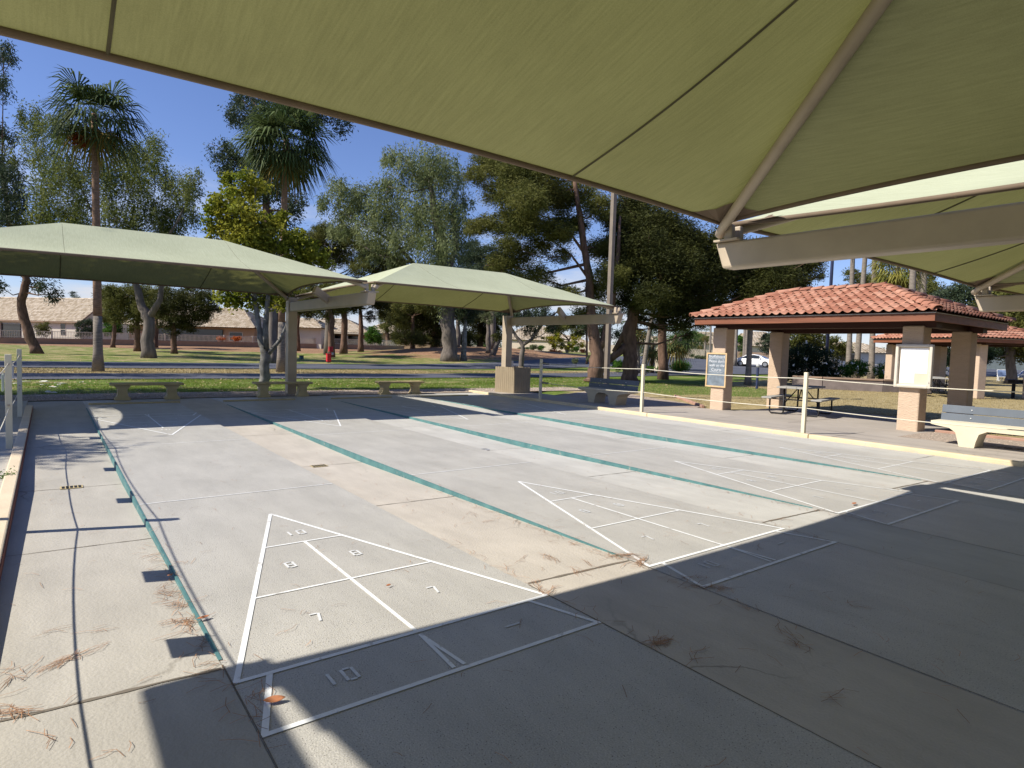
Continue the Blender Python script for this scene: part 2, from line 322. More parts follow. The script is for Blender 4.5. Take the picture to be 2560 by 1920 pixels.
# ground: green / dry / mulch by stored values
def groundmat():
    m = bpy.data.materials.new('lawn_ground'); m.use_nodes = True; N = m.node_tree.nodes; L = m.node_tree.links; bs = N['Principled BSDF']; bs.inputs['Roughness'].default_value = .95; bs.inputs['Specular IOR Level'].default_value = .1
    tc = N.new('ShaderNodeTexCoord'); o = tc.outputs['Object']
    def noise(s, d=4):
        n = N.new('ShaderNodeTexNoise'); n.inputs['Scale'].default_value = s; n.inputs['Detail'].default_value = d; L.new(o, n.inputs['Vector']); return n.outputs['Fac']
    def mix(f, a, b):
        mx = N.new('ShaderNodeMix'); mx.data_type = 'RGBA'; L.new(f, mx.inputs[0])
        for i, c in ((6, a), (7, b)):
            if isinstance(c, tuple): mx.inputs[i].default_value = (*c, 1)
            else: L.new(c, mx.inputs[i])
        return mx.outputs[2]
    def mr(x, a, b, c=0., d=1.):
        r = N.new('ShaderNodeMapRange'); L.new(x, r.inputs[0]); r.inputs[1].default_value = a; r.inputs[2].default_value = b; r.inputs[3].default_value = c; r.inputs[4].default_value = d; return r.outputs[0]
    green = mix(mr(noise(2.5), .35, .65), (.070, .12, .018), (.15, .20, .04)); dry = mix(mr(noise(3), .35, .65), (.27, .215, .10), (.41, .33, .18))
    mul = mix(mr(noise(4), .35, .65), (.22, .125, .07), (.34, .21, .13))
    at = N.new('ShaderNodeAttribute'); at.attribute_name = 'dry'; a2 = N.new('ShaderNodeAttribute'); a2.attribute_name = 'mulch'
    ad = N.new('ShaderNodeMath'); L.new(at.outputs['Fac'], ad.inputs[0]); L.new(mr(noise(.6, 6), .3, .7, -.35, .35), ad.inputs[1])
    a3 = N.new('ShaderNodeMath'); L.new(a2.outputs['Fac'], a3.inputs[0]); L.new(mr(noise(.5, 6), .3, .7, -.3, .3), a3.inputs[1])
    c = mix(mr(ad.outputs[0], .3, .7), green, dry); c = mix(mr(a3.outputs[0], .35, .65), c, mul)
    f = mr(noise(55, 2), .3, .7, .72, 1.28); mx = N.new('ShaderNodeMix'); mx.data_type = 'RGBA'; mx.blend_type = 'MULTIPLY'; mx.inputs[0].default_value = 1; L.new(c, mx.inputs[6]); L.new(f, mx.inputs[7]); L.new(mx.outputs[2], bs.inputs['Base Color'])
    bp = N.new('ShaderNodeBump'); bp.inputs['Strength'].default_value = .6; bp.inputs['Distance'].default_value = .04; L.new(noise(30, 3), bp.inputs['Height']); L.new(bp.outputs[0], bs.inputs['Normal'])
    return m
M_ground = groundmat()
# ------------------------------------------------------------------ world, sun, camera
EL = rad(43); SD = np.array([-.94*math.cos(EL), .342*math.cos(EL), math.sin(EL)])
w = bpy.data.worlds.new('World'); S.world = w; w.use_nodes = True; N = w.node_tree.nodes; L = w.node_tree.links; bg = N['Background']
sky = N.new('ShaderNodeTexSky'); sky.sky_type = 'NISHITA'; sky.sun_disc = False; sky.sun_elevation = EL; sky.sun_rotation = math.atan2(SD[0], SD[1]); sky.air_density = 1.; sky.dust_density = .15; sky.ozone_density = 3.5
tc = N.new('ShaderNodeTexCoord'); sp3 = N.new('ShaderNodeSeparateXYZ'); L.new(tc.outputs['Generated'], sp3.inputs[0])
mp = N.new('ShaderNodeMapping'); mp.inputs['Scale'].default_value = (3.2, 3.2, 11); L.new(tc.outputs['Generated'], mp.inputs[0])
cn = N.new('ShaderNodeTexNoise'); cn.inputs['Scale'].default_value = 1.6; cn.inputs['Detail'].default_value = 8; cn.inputs['Roughness'].default_value = .58; cn.inputs['Distortion'].default_value = .3; L.new(mp.outputs[0], cn.inputs['Vector'])
alt = N.new('ShaderNodeMapRange'); alt.inputs[1].default_value = .25; alt.inputs[2].default_value = .08; L.new(sp3.outputs[2], alt.inputs[0])
den = N.new('ShaderNodeMapRange'); den.inputs[1].default_value = .46; den.inputs[2].default_value = .60; L.new(cn.outputs['Fac'], den.inputs[0])
mu = N.new('ShaderNodeMath'); mu.operation = 'MULTIPLY'; L.new(alt.outputs[0], mu.inputs[0]); L.new(den.outputs[0], mu.inputs[1])
cl = N.new('ShaderNodeMix'); cl.data_type = 'RGBA'; cl.inputs[7].default_value = (6.6, 6.9, 7.6, 1); L.new(mu.outputs[0], cl.inputs[0])
hs = N.new('ShaderNodeMix'); hs.data_type = 'RGBA'; hs.blend_type = 'MULTIPLY'; hs.inputs[0].default_value = 1; hs.inputs[7].default_value = (1.04, 1.03, 1.32, 1); L.new(sky.outputs[0], hs.inputs[6])
L.new(hs.outputs[2], cl.inputs[6]); L.new(cl.outputs[2], bg.inputs[0]); bg.inputs[1].default_value = .080
sl = bpy.data.lights.new('sun', 'SUN'); sl.energy = 5.0; sl.angle = rad(.55); sl.color = (1, .94, .83)
so = bpy.data.objects.new('sun', sl); COL.objects.link(so); so.rotation_euler = Vector(-SD).to_track_quat('-Z', 'Y').to_euler()
cd = bpy.data.cameras.new('camera'); cd.sensor_width = 36; cd.lens = F/2560*36; cd.clip_end = 3000; cd.clip_start = .05
co = bpy.data.objects.new('camera', cd); COL.objects.link(co)
co.matrix_world = Matrix([[RR[0][i], RR[1][i], -RR[2][i], CAM[i]] for i in range(3)]+[[0, 0, 0, 1]])
S.camera = co; S.view_settings.view_transform = 'Standard'; S.view_settings.look = 'None'; S.view_settings.exposure = .46
# ------------------------------------------------------------------ terrain
xs = np.unique(np.concatenate([np.arange(-60, 110, 1.6), np.array([-900, -600, -400, -250, -150, -100, -80, 120, 140, 160, 190, 230, 300, 420, 600, 900.])]))
ys = np.unique(np.concatenate([np.arange(-24, 130, 1.6), np.array([-500, -250, -120, -60, -40, 140, 155, 180, 220, 300, 420, 600, 900.])]))
X, Y = np.meshgrid(xs, ys); Z = hz(X, Y)
# hole under the paved courts
dd = (X-CAM[0])*sy+(Y-CAM[1])*cy; ll = (X-CAM[0])*cy-(Y-CAM[1])*sy
paved = (X > -7) & (X < 13.2) & (Y < 15.2) & (Y > -9); Z = np.where(paved, -.25, Z-.012)
dry = np.full(X.shape, .25)
dry += .75*sst(27, 29, Y)*(1-sst(32, 33.5, Y))*(1-sst(30, 40, X))        # strip between path and road
dry += .22*sst(41, 46, Y)
dry += .85*((X > 12.5) & (Y < 14+.25*(X-12)))*(1-sst(60, 80, dd))
dry = np.where((X > 17) & (Y > 9.) & (dd < 40) & (dd > 24) & (ll < 12), .05, dry)
dry = np.clip(dry, 0, 1)
mul = .95*np.exp(-((dd-74)/9)**4-((ll+3)/15)**4)*1.
mul = np.maximum(mul, .75*sst(58, 66, dd)*(1-sst(78, 86, dd))*sst(-16, -8, ll)*(1-sst(16, 20, ll)))
mul = np.maximum(mul, .9*sst(68, 74, dd)*(1-sst(100, 104, dd))*(1-sst(-22, -18, ll)))
idx = np.arange(X.size).reshape(X.shape)
Fq = np.stack([idx[:-1, :-1], idx[:-1, 1:], idx[1:, 1:], idx[1:, :-1]], -1).reshape(-1, 4)
g = npmesh('ground', np.stack([X, Y, Z], -1).reshape(-1, 3), Fq, M_ground, smooth=True, attr={'dry': dry.ravel(), 'mulch': mul.ravel()})
tag(g, 'lawns and bare earth of the park', kind='structure')
def ribbon(name, near, far, m, off=.02, nl=60, nw=4):
    near = np.array(near, float); far = np.array(far, float)
    def samp(P, n):
        s = np.r_[0, np.cumsum(np.hypot(*np.diff(P, axis=0).T))]; t = np.linspace(0, s[-1], n); return np.c_[np.interp(t, s, P[:, 0]), np.interp(t, s, P[:, 1])]
    A = samp(near, nl); B = samp(far, nl); V = []
    for k in range(nw+1):
        P = A+(B-A)*k/nw; V.append(np.c_[P, hz(P[:, 0], P[:, 1])+off])
    V = np.concatenate(V); i = np.arange(nl*(nw+1)).reshape(nw+1, nl)
    return tag(npmesh(name, V, np.stack([i[:-1, :-1], i[:-1, 1:], i[1:, 1:], i[1:, :-1]], -1).reshape(-1, 4), m), kind='structure')
ribbon('path', [(-120, 24), (12, 23.8), (25, 24.4), (38, 26.5), (50, 28.3), (64, 28)], [(-120, 27.8), (14, 27.9), (25, 29), (36, 31.5), (46, 35), (58, 39)], M_asph, .02, 120)
ribbon('road', [(-120, 33.2), (5, 33.2), (17, 34.2), (34, 37.3), (52, 41), (80, 45)], [(-120, 41), (6, 41.6), (21, 43), (34, 46), (52, 51), (80, 62)], M_asph, .03, 120, 6)
ribbon('parking_lot', [(44, 27), (60, 24), (80, 18), (130, 5)], [(50, 50), (68, 58), (100, 55), (150, 40)], M_asph, .05, 60, 14)
ribbon('gravel_border', [(-9, 15.02), (4, 15.02), (10.9, 15.02), (16, 14.9)], [(-9, 16.9), (4, 17.0), (10.9, 16.7), (16, 16.5)], M_gravel, .015, 40, 3)
ribbon('gravel_bed', [(11.4, 12.5), (12.3, 9.5), (12.6, 8.3), (13.3, 8.0)], [(17, 15.4), (15.2, 11.4), (14.6, 9.4), (13.9, 8.3)], M_gravel, .022, 20, 3)
ribbon('gravel_strip', [(12.15, 2.3), (12.2, 1.3), (12.6, .3), (12.8, -6)], [(13.9, 2.3), (13.9, 1.2), (14.1, -.2), (14.3, -6)], M_gravel, .03, 20, 3)
# ------------------------------------------------------------------ paved courts
DEP = .078
def dip(y):
    "drop of the alleys below the court slabs"
    return DEP*(sst(.2, 5.1, y)*.0+np.clip((y-.2)/4.9, 0, 1)-np.clip((y-5.1)/8.2, 0, 1)) if True else 0
Yk = [-9, -6, -3.1, .2, 1.4, 2.67, 3.9, 5.1, 7, 9, 11, 13.3, 15.02]
def strip(name, x0, x1, zf, m, label=None, y0=-9, y1=15.02):
    mb = MB(); ks = [y for y in Yk if y0 < y < y1]; ks = [y0]+ks+[y1]
    for a, b in zip(ks[:-1], ks[1:]):
        za, zb = zf(a), zf(b)
        mb.add([(x0, a, za), (x1, a, za), (x1, b, zb), (x0, b, zb), (x0, a, -.24), (x1, a, -.24), (x1, b, -.24), (x0, b, -.24)], [(0, 1, 2, 3), (4, 5, 1, 0), (2, 6, 7, 3), (1, 5, 6, 2), (4, 0, 3, 7)])
    return tag(mb.build(name, m), label, kind='structure')
CX = [0, 2.8046, 5.6592, 8.4839]; CW = .93
flat = lambda y: 0.
for i, c in enumerate(CX): strip('court', c-CW, c+CW, flat, M_court, 'grey speckled shuffleboard court slab')
edges = [(-1.84, CX[0]-CW), (CX[0]+CW, CX[1]-CW), (CX[1]+CW, CX[2]-CW), (CX[2]+CW, CX[3]-CW)]
for k, (a, b) in enumerate(edges): strip('walkway' if k == 0 else 'alley', a+.003, b-.003, lambda y: -.001-dip(y), (M_walk, M_alley, M_pale, M_pale)[k])
strip('walkway', CX[3]+CW+.003, 10.22, lambda y: -.002, M_pale)
strip('walkway', 10.36, 12.3, lambda y: .028, M_pink, y0=-9, y1=15.02)
strip('walkway', -7, -1.957, lambda y: .02, M_walk)
strip('walkway', -1.9555, -1.8405, lambda y: -.002, M_walk, y0=13.402)
mb = MB()   # pavilion floor and walk to the right
mb.add([(12.3, 2.3, .024), (17.0, 2.3, .024), (17.0, 7.1, .024), (13.8, 7.1, .024), (13.5, 8.0, .024), (12.3, 8.9, .024)], [(0, 1, 2, 3, 4, 5)])
tag(mb.build('walkway', M_pink), kind='structure')
# joints, drawn as thin dark strips set 3 mm proud
mb = MB()
def jt(a, b, w=.012, z=.003):
    a = Vector((*a, 0)); b = Vector((*b, 0)); d = (b-a).normalized(); n = Vector((-d.y, d.x, 0))*w/2; k = 14; P = []
    for i in range(k+1):
        p = a.lerp(b, i/k); j = random.uniform(-.003, .003); ww = random.uniform(.5, 1.3)
        zz = zfun(p.x, p.y)+z
        P += [(p.x+n.x*ww+j, p.y+n.y*ww+j, zz), (p.x-n.x*ww+j, p.y-n.y*ww+j, zz)]
    mb.add(P, [(2*i, 2*i+1, 2*i+3, 2*i+2) for i in range(k)])
def zfun(x, y):
    for a, b in edges:
        if a < x < b: return -.001-float(dip(y))
    return 0.
for k, (a, b) in enumerate(edges):
    for y in (.2, 2.67, 5.1, 8.0, 10.6): jt((a+.01, y+.02), (b-.01, y-.03), .022 if y == .2 else .010)
for c in CX:
    for s in (-1, 1): jt((c+s*CW, -9), (c+s*CW, .2), .007)
    jt((c-CW, -3.1), (c+CW, -3.1), .01)
for y in (-2.2, 1.0, 4.6): jt((CX[3]+CW, y), (10.2, y-.02), .01)
tag(mb.build('pavement_joints', M_joint), kind='structure')
mb = MB()
for y in (-1.0, 2.9, 6.0, 9.3): mb.add([(10.37, y, .031), (12.2, y+.05, .031), (12.2, y+.06, .031), (10.37, y+.012, .031)], [(0, 1, 2, 3)])
mb.add([(12.3, 4.7, .027), (16.9, 4.7, .027), (16.9, 4.715, .027), (12.3, 4.715, .027)], [(0, 1, 2, 3)])
tag(mb.build('pavement_joints', M_joint), kind='structure')
# teal kerb faces on the left side of each court
for i, c in enumerate(CX):
    mb = MB(); ks = [.25, 1.4, 2.67, 3.9, 5.1, 7, 9, 11, 13.1]
    x0 = c-CW
    for a, b in zip(ks[:-1], ks[1:]):
        za, zb = -.001-float(dip(a)), -.001-float(dip(b))
        mb.add([(x0-.006, a, za), (x0-.006, a, .004), (x0+.010, a, .0045), (x0-.006, b, zb), (x0-.006, b, .004), (x0+.010, b, .0045)], [(0, 3, 4, 1), (1, 4, 5, 2)])
    tag(mb.build('court_edge', M_teal), 'teal painted edge of the court slab', kind='structure')
# painted lines
ft = .3048
def line(mb, p, q, w, z=.004):
    p = Vector((p[0], p[1], 0)); q = Vector((q[0], q[1], 0)); d = (q-p).normalized(); n = Vector((-d.y, d.x, 0))*w/2
    mb.add([(p+n)+Vector((0, 0, z)), (p-n)+Vector((0, 0, z)), (q-n)+Vector((0, 0, z)), (q+n)+Vector((0, 0, z))], [(0, 1, 2, 3)])
SEG = {'1': [(.5, 0, .5, 1)], '0': [(0, 0, 0, 1), (1, 0, 1, 1), (.2, 0, .8, 0), (.2, 1, .8, 1)], '8': [(0, 0, 0, 1), (1, 0, 1, 1), (.2, 0, .8, 0), (.2, 1, .8, 1), (.2, .5, .8, .5)], '7': [(0, 1, .85, 1), (1, 1, .55, 0)]}
def digits(mb, x, y, txt, w=.052, h=.105):
    for i, ch in enumerate(txt):
        ox = x+(i-(len(txt)-1)/2)*w*1.75-w/2; oy = y-h/2
        for (a, b, c, d) in SEG[ch]: line(mb, (ox+a*w, oy+b*h), (ox+c*w, oy+d*h), .016, .0048)
dig = [('10', G(738, 1333)), ('8', G(726, 1413)), ('8', G(889, 1383)), ('7', G(792, 1545)), ('7', G(1085, 1476)), ('10', G(851, 1693))]
for i, c in enumerate(CX):
    mb = MB(); md = MB()
    for s, y0 in ((1, 0.), (-1, 36*ft)):
        P = lambda x, y: (c+s*x*ft, y0+s*y*ft)
        lw = .028
        line(mb, P(-3, 0), P(0, 9), lw, .0040); line(mb, P(3, 0), P(0, 9), lw, .0042); line(mb, P(-3.04, 0), P(3.04, 0), lw, .0044)
        line(mb, P(-1, 6), P(1, 6), .02, .0038); line(mb, P(-2, 3), P(2, 3), .02, .0038); line(mb, P(0, 0), P(0, 6), .024, .0046)
        line(mb, P(-3, 12), P(3, 12), .016, .0038)
        line(mb, P(-2.53, -.03), P(-3, -1.5), lw, .0038); line(mb, P(2.53, -.03), P(3, -1.5), lw, .0038); line(mb, P(-3.04, -1.51), P(3.04, -1.51), lw, .0048)
        line(mb, P(0, -.12), P(-.10, -1.42), .022, .0040); line(mb, P(0, -.12), P(.10, -1.42), .022, .0043)
        for t, p in dig: digits(md, c+s*p[0], y0+s*p[1], t)
        line(md, P(1.42, -.72), P(1.75, -.72), .016, .0045)
    tag(mb.build('court_lines', M_white, fix=False), kind='structure'); tag(md.build('court_numbers', M_digit, fix=False), kind='structure')
# kerbs
mb = MB(); mb.box(-1.955, -1.84, -9, 13.4, -.2, .065); o = mb.build('kerb', M_cream, bevel=.012); tag(o, 'cream kerb along the left edge of the courts', kind='structure')
mb = MB(); mb.box(-1.842, -1.834, -9, 13.38, -.2, .045); tag(mb.build('kerb_face', M_brick), kind='structure')
for k in range(6):
    mb = MB(); mb.box(10.23, 10.355, -9+k*4.05, -9+(k+1)*4.05-.012, -.2, .075); tag(mb.build('kerb', M_yellow, bevel=.018), 'yellow kerb along the right edge of the courts', kind='structure')
for (a, b) in ((-.86, .98), (1.95, 3.75), (4.75, 6.6), (7.6, 9.3)):
    t = tag(MB().box(a, b, 13.85, 13.93, -.01, .035).build('end_rail', M_bench, bevel=.01), 'low brown rail across the far end of the %s court from the left' % ('first', 'second', 'third', 'fourth')[(a > 1)+(a > 4)+(a > 7)], 'rail', 'rails at the far end of the courts')
# drains
for k, (x, y) in enumerate(((-1.39, 5.12), (1.27, 5.07), (4.0, 5.2), (6.8, 5.2))):
    z = zfun(x, y)+.004; t = thing('drain', (x, y, z), 'dark %s drain grate set in the %s' % (('slotted', 'slotted', 'round', 'round')[k], ('left walkway', 'beige strip between first and second courts', 'pale strip between second and third courts', 'pale strip between third and fourth courts')[k]), 'drain', 'drains between the courts')
    f = MB(); g2 = MB()
    if k < 2:
        f.box(-.10, .10, -.07, .07, 0, .004)
        for j in range(5): g2.box(-.085+j*.036, -.06+j*.036, -.055, .055, .0042, .0056)
    else:
        f.lathe((0, 0, 0), [(.09, 0), (.088, .004)], 16)
        for j in range(4): g2.box(-.06+j*.034, -.045+j*.034, -.05, .05, .0042, .0056)
    f.build('frame', M_grey if k > 1 else M_bench, t); g2.build('slots', M_black, t)
# ------------------------------------------------------------------ shade structures
def canopy(name, label, c, r, root=None, grp='fabric shade canopies over the court ends', sag=.19, lift=.8):
    """c: four corners (near-left, near-right, far-right, far-left), r: two ridge ends (left, right)"""
    c = [Vector(p) for p in c]; r = [Vector(p) for p in r]; o0 = root
    org = Vector(((c[0].x+c[2].x)/2, (c[0].y+c[2].y)/2, 0)); t = thing(name, org, label, 'shade canopy', grp)
    V = []; Fc = []; ctr = sum(c, Vector())/4; H = MB(); SMS = []
    def face(a, b, p, q, sag):
        n, m = 24, 14; e = (b-a).normalized(); inn = Vector((-e.y, e.x, 0))
        if inn.dot(ctr-a) < 0: inn = -inn
        mid = (p+q)/2; run = (mid-(a+b)/2); slope = run.z/max(1e-6, Vector((run.x, run.y)).length); base = len(V); E = []
        for i in range(n+1):
            s = i/n; k = sag*4*s*(1-s); ed = a.lerp(b, s)+inn*k+Vector((0, 0, k*slope*lift)); E.append(ed)
            for j in range(m+1):
                u = j/m; P = ed.lerp(p.lerp(q, s), u); P.z -= .10*math.sin(math.pi*u)*math.sin(math.pi*s)**.7; V.append(P)
        for i in range(n):
            for j in range(m): k = base+i*(m+1)+j; Fc.append((k, k+m+1, k+m+2, k+1))
        H.tube([P-org-Vector((0, 0, .004)) for P in E], .027, 6)
        return base, n, m
    fs = [face(c[0], c[1], r[0], r[1], .13), face(c[1], c[2], r[1], r[1], sag), face(c[2], c[3], r[1], r[0], .13), face(c[3], c[0], r[0], r[0], sag)]
    # sewn seams up the long slopes
    for bi, (base, n, m) in enumerate(fs):
        if bi % 2: continue
        a_, b_ = (c[0], c[1]) if bi == 0 else (c[2], c[3])
        for rx in (r[0].x, r[1].x):
            P = []
            for j in range(m+1):
                u = j/m; lo, hi = V[base+j], V[base+n*(m+1)+j]; s = (rx-lo.x)/(hi.x-lo.x) if abs(hi.x-lo.x) > .01 else 0
                s = min(max(s, 0), 1)*n; i0 = min(int(s), n-1); q = V[base+i0*(m+1)+j].lerp(V[base+(i0+1)*(m+1)+j], s-i0); P.append(q-org-Vector((0, 0, .008)))
            SMS.append(MB().tube(P, .010, 4))
    q0 = [V[i] for i in Fc[0]]
    if (q0[1]-q0[0]).cross(q0[3]-q0[0]).z < 0: Fc = [tuple(reversed(q)) for q in Fc]
    for k in range(4):     # sewn corner reinforcement
        hp = (r[0] if k in (0, 3) else r[1])-c[k]; hp.normalize(); mbp = MB(); z_ = Vector((0, 0, -.016)); o_ = c[k]-org+z_
        for q in ((k+1) % 4, (k-1) % 4):
            e_ = (c[q]-c[k]).normalized(); a_ = o_+e_*.62+Vector((0, 0, .03)); inn = (ctr-c[k]); inn.z = 0; a_ += inn.normalized()*.03
            pts = [o_]+[a_.lerp(o_+hp*.50, i/5)-(a_.lerp(o_+hp*.5, i/5)-o_)*.16*math.sin(math.pi*i/5)+Vector((0, 0, -.012*(i % 2))) for i in range(6)]
            mbp.add(pts, [(0, i, i+1) for i in range(1, 6)])
        mbp.build('corner_patch', M_hem, t)
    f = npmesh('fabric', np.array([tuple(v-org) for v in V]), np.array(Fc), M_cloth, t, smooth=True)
    H.build('hem', M_hem, t, smooth=True); [q.build('seam', M_canopyseam, t) for q in SMS]
    for k in range(4):
        a = c[k]-org; b = r[0 if k in (0, 3) else 1]-org; d = (b-a).normalized()
        MB().tube([a+Vector((0, 0, -.13)), a+d*.16+Vector((0, 0, -.10)), b+Vector((0, 0, -.09))], .052, 10).build('rafter', M_steel, t, smooth=True)
    MB().tube([r[0]-org+Vector((0, 0, -.09)), r[1]-org+Vector((0, 0, -.09))], .052, 10).build('ridge_pole', M_steel, t, smooth=True)
    return t
def arm(label, x, yc, ye, zc, brace=False, zb=2.44, colz=2.86, near=False, bx=0.):
    "column at (x,yc), cantilever beam ending at ye"
    s = 1 if ye > yc else -1
    t = thing('cantilever_post', (x, yc, 0), label, 'steel post', 'steel posts carrying the canopies')
    Lb = ye-yc
    MB().box(-.13, .13, -.13, .13, -.05, colz).build('column', M_steel, t, bevel=.012)
    pl = [(-s*.16, zb), (Lb-s*.10, zb), (Lb, zb+.28), (-s*.16, zb+.28)]
    mb = MB(); n = 4; mb.prism([(a, b) for a, b in pl], -.10+bx, .10+bx, 'x'); mb.build('beam', M_steel, t, bevel=.025)
    MB().box(-.16+bx, .16+bx, Lb-.16*s-.14, Lb-.16*s+.14, zb+.281, zb+.30).build('end_plate', M_steel, t)
    for q in (-1, 1): MB().box(q*.075-.04+bx, q*.075+.04+bx, Lb-.16*s-.05, Lb-.16*s+.05, zb+.30, zb+.46, .8).build('bracket', M_steel, t, bevel=.015)
    for q in (-1, 1): MB().box(q*.105-.004+bx, q*.105+.004+bx, -s*.16-.0, -s*.16+s*.30, zb+.02, zb+.24).build('gusset', M_steel, t)
    MB().box(-.17, .17, -.17, .17, 0.0, .02).build('base_plate', M_steel, t)
    for q in (-1, 1): MB().tube([(q*.15, -.12, .02), (q*.15, -.12, .05)], .012, 6).build('bolt', M_steel, t)
    if brace:
        yb = Lb*.60; MB().bar((bx-.02, yb-s*.25, zb+.18), (bx-.50, yb-.05*s, zb+.43), .10, .19).build('brace', M_steel, t, bevel=.01)
    return t
zN = 2.97
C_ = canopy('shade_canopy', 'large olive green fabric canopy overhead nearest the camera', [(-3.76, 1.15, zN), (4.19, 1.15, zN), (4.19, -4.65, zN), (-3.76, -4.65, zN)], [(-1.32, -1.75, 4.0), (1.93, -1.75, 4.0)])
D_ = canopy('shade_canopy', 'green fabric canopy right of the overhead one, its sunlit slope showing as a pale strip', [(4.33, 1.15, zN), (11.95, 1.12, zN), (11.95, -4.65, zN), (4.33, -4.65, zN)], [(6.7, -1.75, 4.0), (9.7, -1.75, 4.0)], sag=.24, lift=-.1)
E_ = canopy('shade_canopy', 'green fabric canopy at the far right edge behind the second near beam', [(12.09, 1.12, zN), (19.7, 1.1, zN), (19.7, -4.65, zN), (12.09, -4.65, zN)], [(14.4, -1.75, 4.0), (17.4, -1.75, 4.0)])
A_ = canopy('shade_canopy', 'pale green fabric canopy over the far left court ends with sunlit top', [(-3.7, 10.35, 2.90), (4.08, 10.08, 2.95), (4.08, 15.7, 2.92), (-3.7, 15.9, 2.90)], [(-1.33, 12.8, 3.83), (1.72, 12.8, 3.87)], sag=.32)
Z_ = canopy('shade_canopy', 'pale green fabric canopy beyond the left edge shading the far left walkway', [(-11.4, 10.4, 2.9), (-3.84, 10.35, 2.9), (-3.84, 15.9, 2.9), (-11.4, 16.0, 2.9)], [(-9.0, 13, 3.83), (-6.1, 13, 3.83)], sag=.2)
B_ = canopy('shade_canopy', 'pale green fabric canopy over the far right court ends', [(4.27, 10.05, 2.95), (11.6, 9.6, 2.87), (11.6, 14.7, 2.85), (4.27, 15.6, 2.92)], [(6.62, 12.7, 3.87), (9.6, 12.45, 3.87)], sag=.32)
arm('steel column and beam between the two far canopies behind the middle bench', 4.17, 15.62, 9.95, 2.9, brace=True)
arm('steel column and beam rising from the ribbed box at the right', 11.36, 14.62, 9.35, 2.8, zb=2.38, colz=2.72, bx=.13, brace=True)
arm('steel column and beam at the left end of the far left canopy', -3.70, 15.9, 10.2, 2.9)
arm('big tan steel beam end overhead between the two near canopies', 4.26, -4.8, 1.18, 2.9, zb=2.47)
arm('tan steel beam end at the right edge under the second near canopy', 12.0, -4.8, 1.10, 2.9, zb=2.49)
arm('steel post left of the camera casting the dark strip beside the first court', -3.68, -4.8, 1.18, 2.9, zb=2.47)
# ------------------------------------------------------------------ rope fences
def rail_post(x, y, label, hooks=(), h=1.27, grp='rope posts'):
    t = thing('rope_post', (x, y, 0), label, 'post', grp)
    MB().box(-.036, .036, -.036, .036, 0, h).build('post', M_post, t, bevel=.006)
    for z in (1.14, .60): MB().lathe((.0, -.038, z-.012), [(.014, 0), (.014, .024)], 8).build('eyelet', M_steel, t)
    for z, dx in hooks:
        MB().tube([(0, 0, z), (dx*.12, 0, z-.012), (dx*.22, 0, z-.03), (dx*.3, 0, z-.03)], [.03, .032, .028, .03], 8).build('hook', M_black, t, smooth=True)
    return t
RP = [(10.58, 16.1-.2*0), ]
pr = [(10.62, 11.85), (10.62, 7.70), (10.58, 3.42), (10.6, -.9)]
rail_post(10.66, 11.85, 'cream post with two black cue hooks near the ribbed box', hooks=((1.16, 1), (.55, 1)))
rail_post(10.64, 7.72, 'cream rope post on the yellow kerb left of the chalkboard')
rail_post(10.57, 3.42, 'cream rope post on the yellow kerb in front of the notice board column')
pl_ = [(-2.0, 11.6), (-2.0, 7.62), (-2.0, 3.45), (-2.0, -.75)]
rail_post(-2.0, 11.6, 'grey cream post with black knobs at the far end of the left kerb', hooks=((1.10, .1), (.62, .1)))
rail_post(-2.0, 7.62, 'tan wooden rope post nearest the left edge of the photo')
rail_post(-2.0, 3.45, 'cream rope post beyond the left edge whose shadow crosses the first court')
def rope(pts, label, sag=.05):
    mb = MB(); P = []
    for a, b in zip(pts[:-1], pts[1:]):
        a, b = Vector(a), Vector(b)
        for i in range(12):
            s = i/12; p = a.lerp(b, s); p.z -= sag*4*s*(1-s); P.append(p)
    P.append(Vector(pts[-1])); mb.tube(P, .0055 if pts[0][0] < 0 else .009, 5); return tag(mb.build('rope', M_rope, smooth=True), label, 'rope', 'ropes between the posts')
for z, n in ((1.15, 'upper'), (.55, 'lower')):
    rope([(10.66, 11.85, z), (10.64, 7.72, z), (10.57, 3.42, z), (10.6, -.9, z), (10.6, -5, z)], n+' pale rope strung along the right side in front of the pavilion', .04)
    rope([(-2.0, 11.6, z), (-2.0, 7.62, z), (-2.0, 3.45, z), (-2.0, -.75, z), (-2.0, -5, z)], n+' rope strung along the left kerb', .05)
for k, y in enumerate((9.0, 6.35, 4.55, 2.05, .85)):
    t = thing('hanging_sign', (-2.0, y, .88), ('small pale sign hanging from the left rope, %s along the kerb' % ('farthest', 'second farthest', 'third farthest', 'fourth farthest', 'nearest')[k]), 'sign', 'small signs hung on the left rope')
    MB().box(-.008, .008, -.12, .12, 0, .19).build('panel', M_sage if k else M_grey, t, bevel=.003)
    for q in (-.09, .09): MB().tube([(0, q, .185), (0, q, .225)], .004, 5).build('tie', M_rope, t)
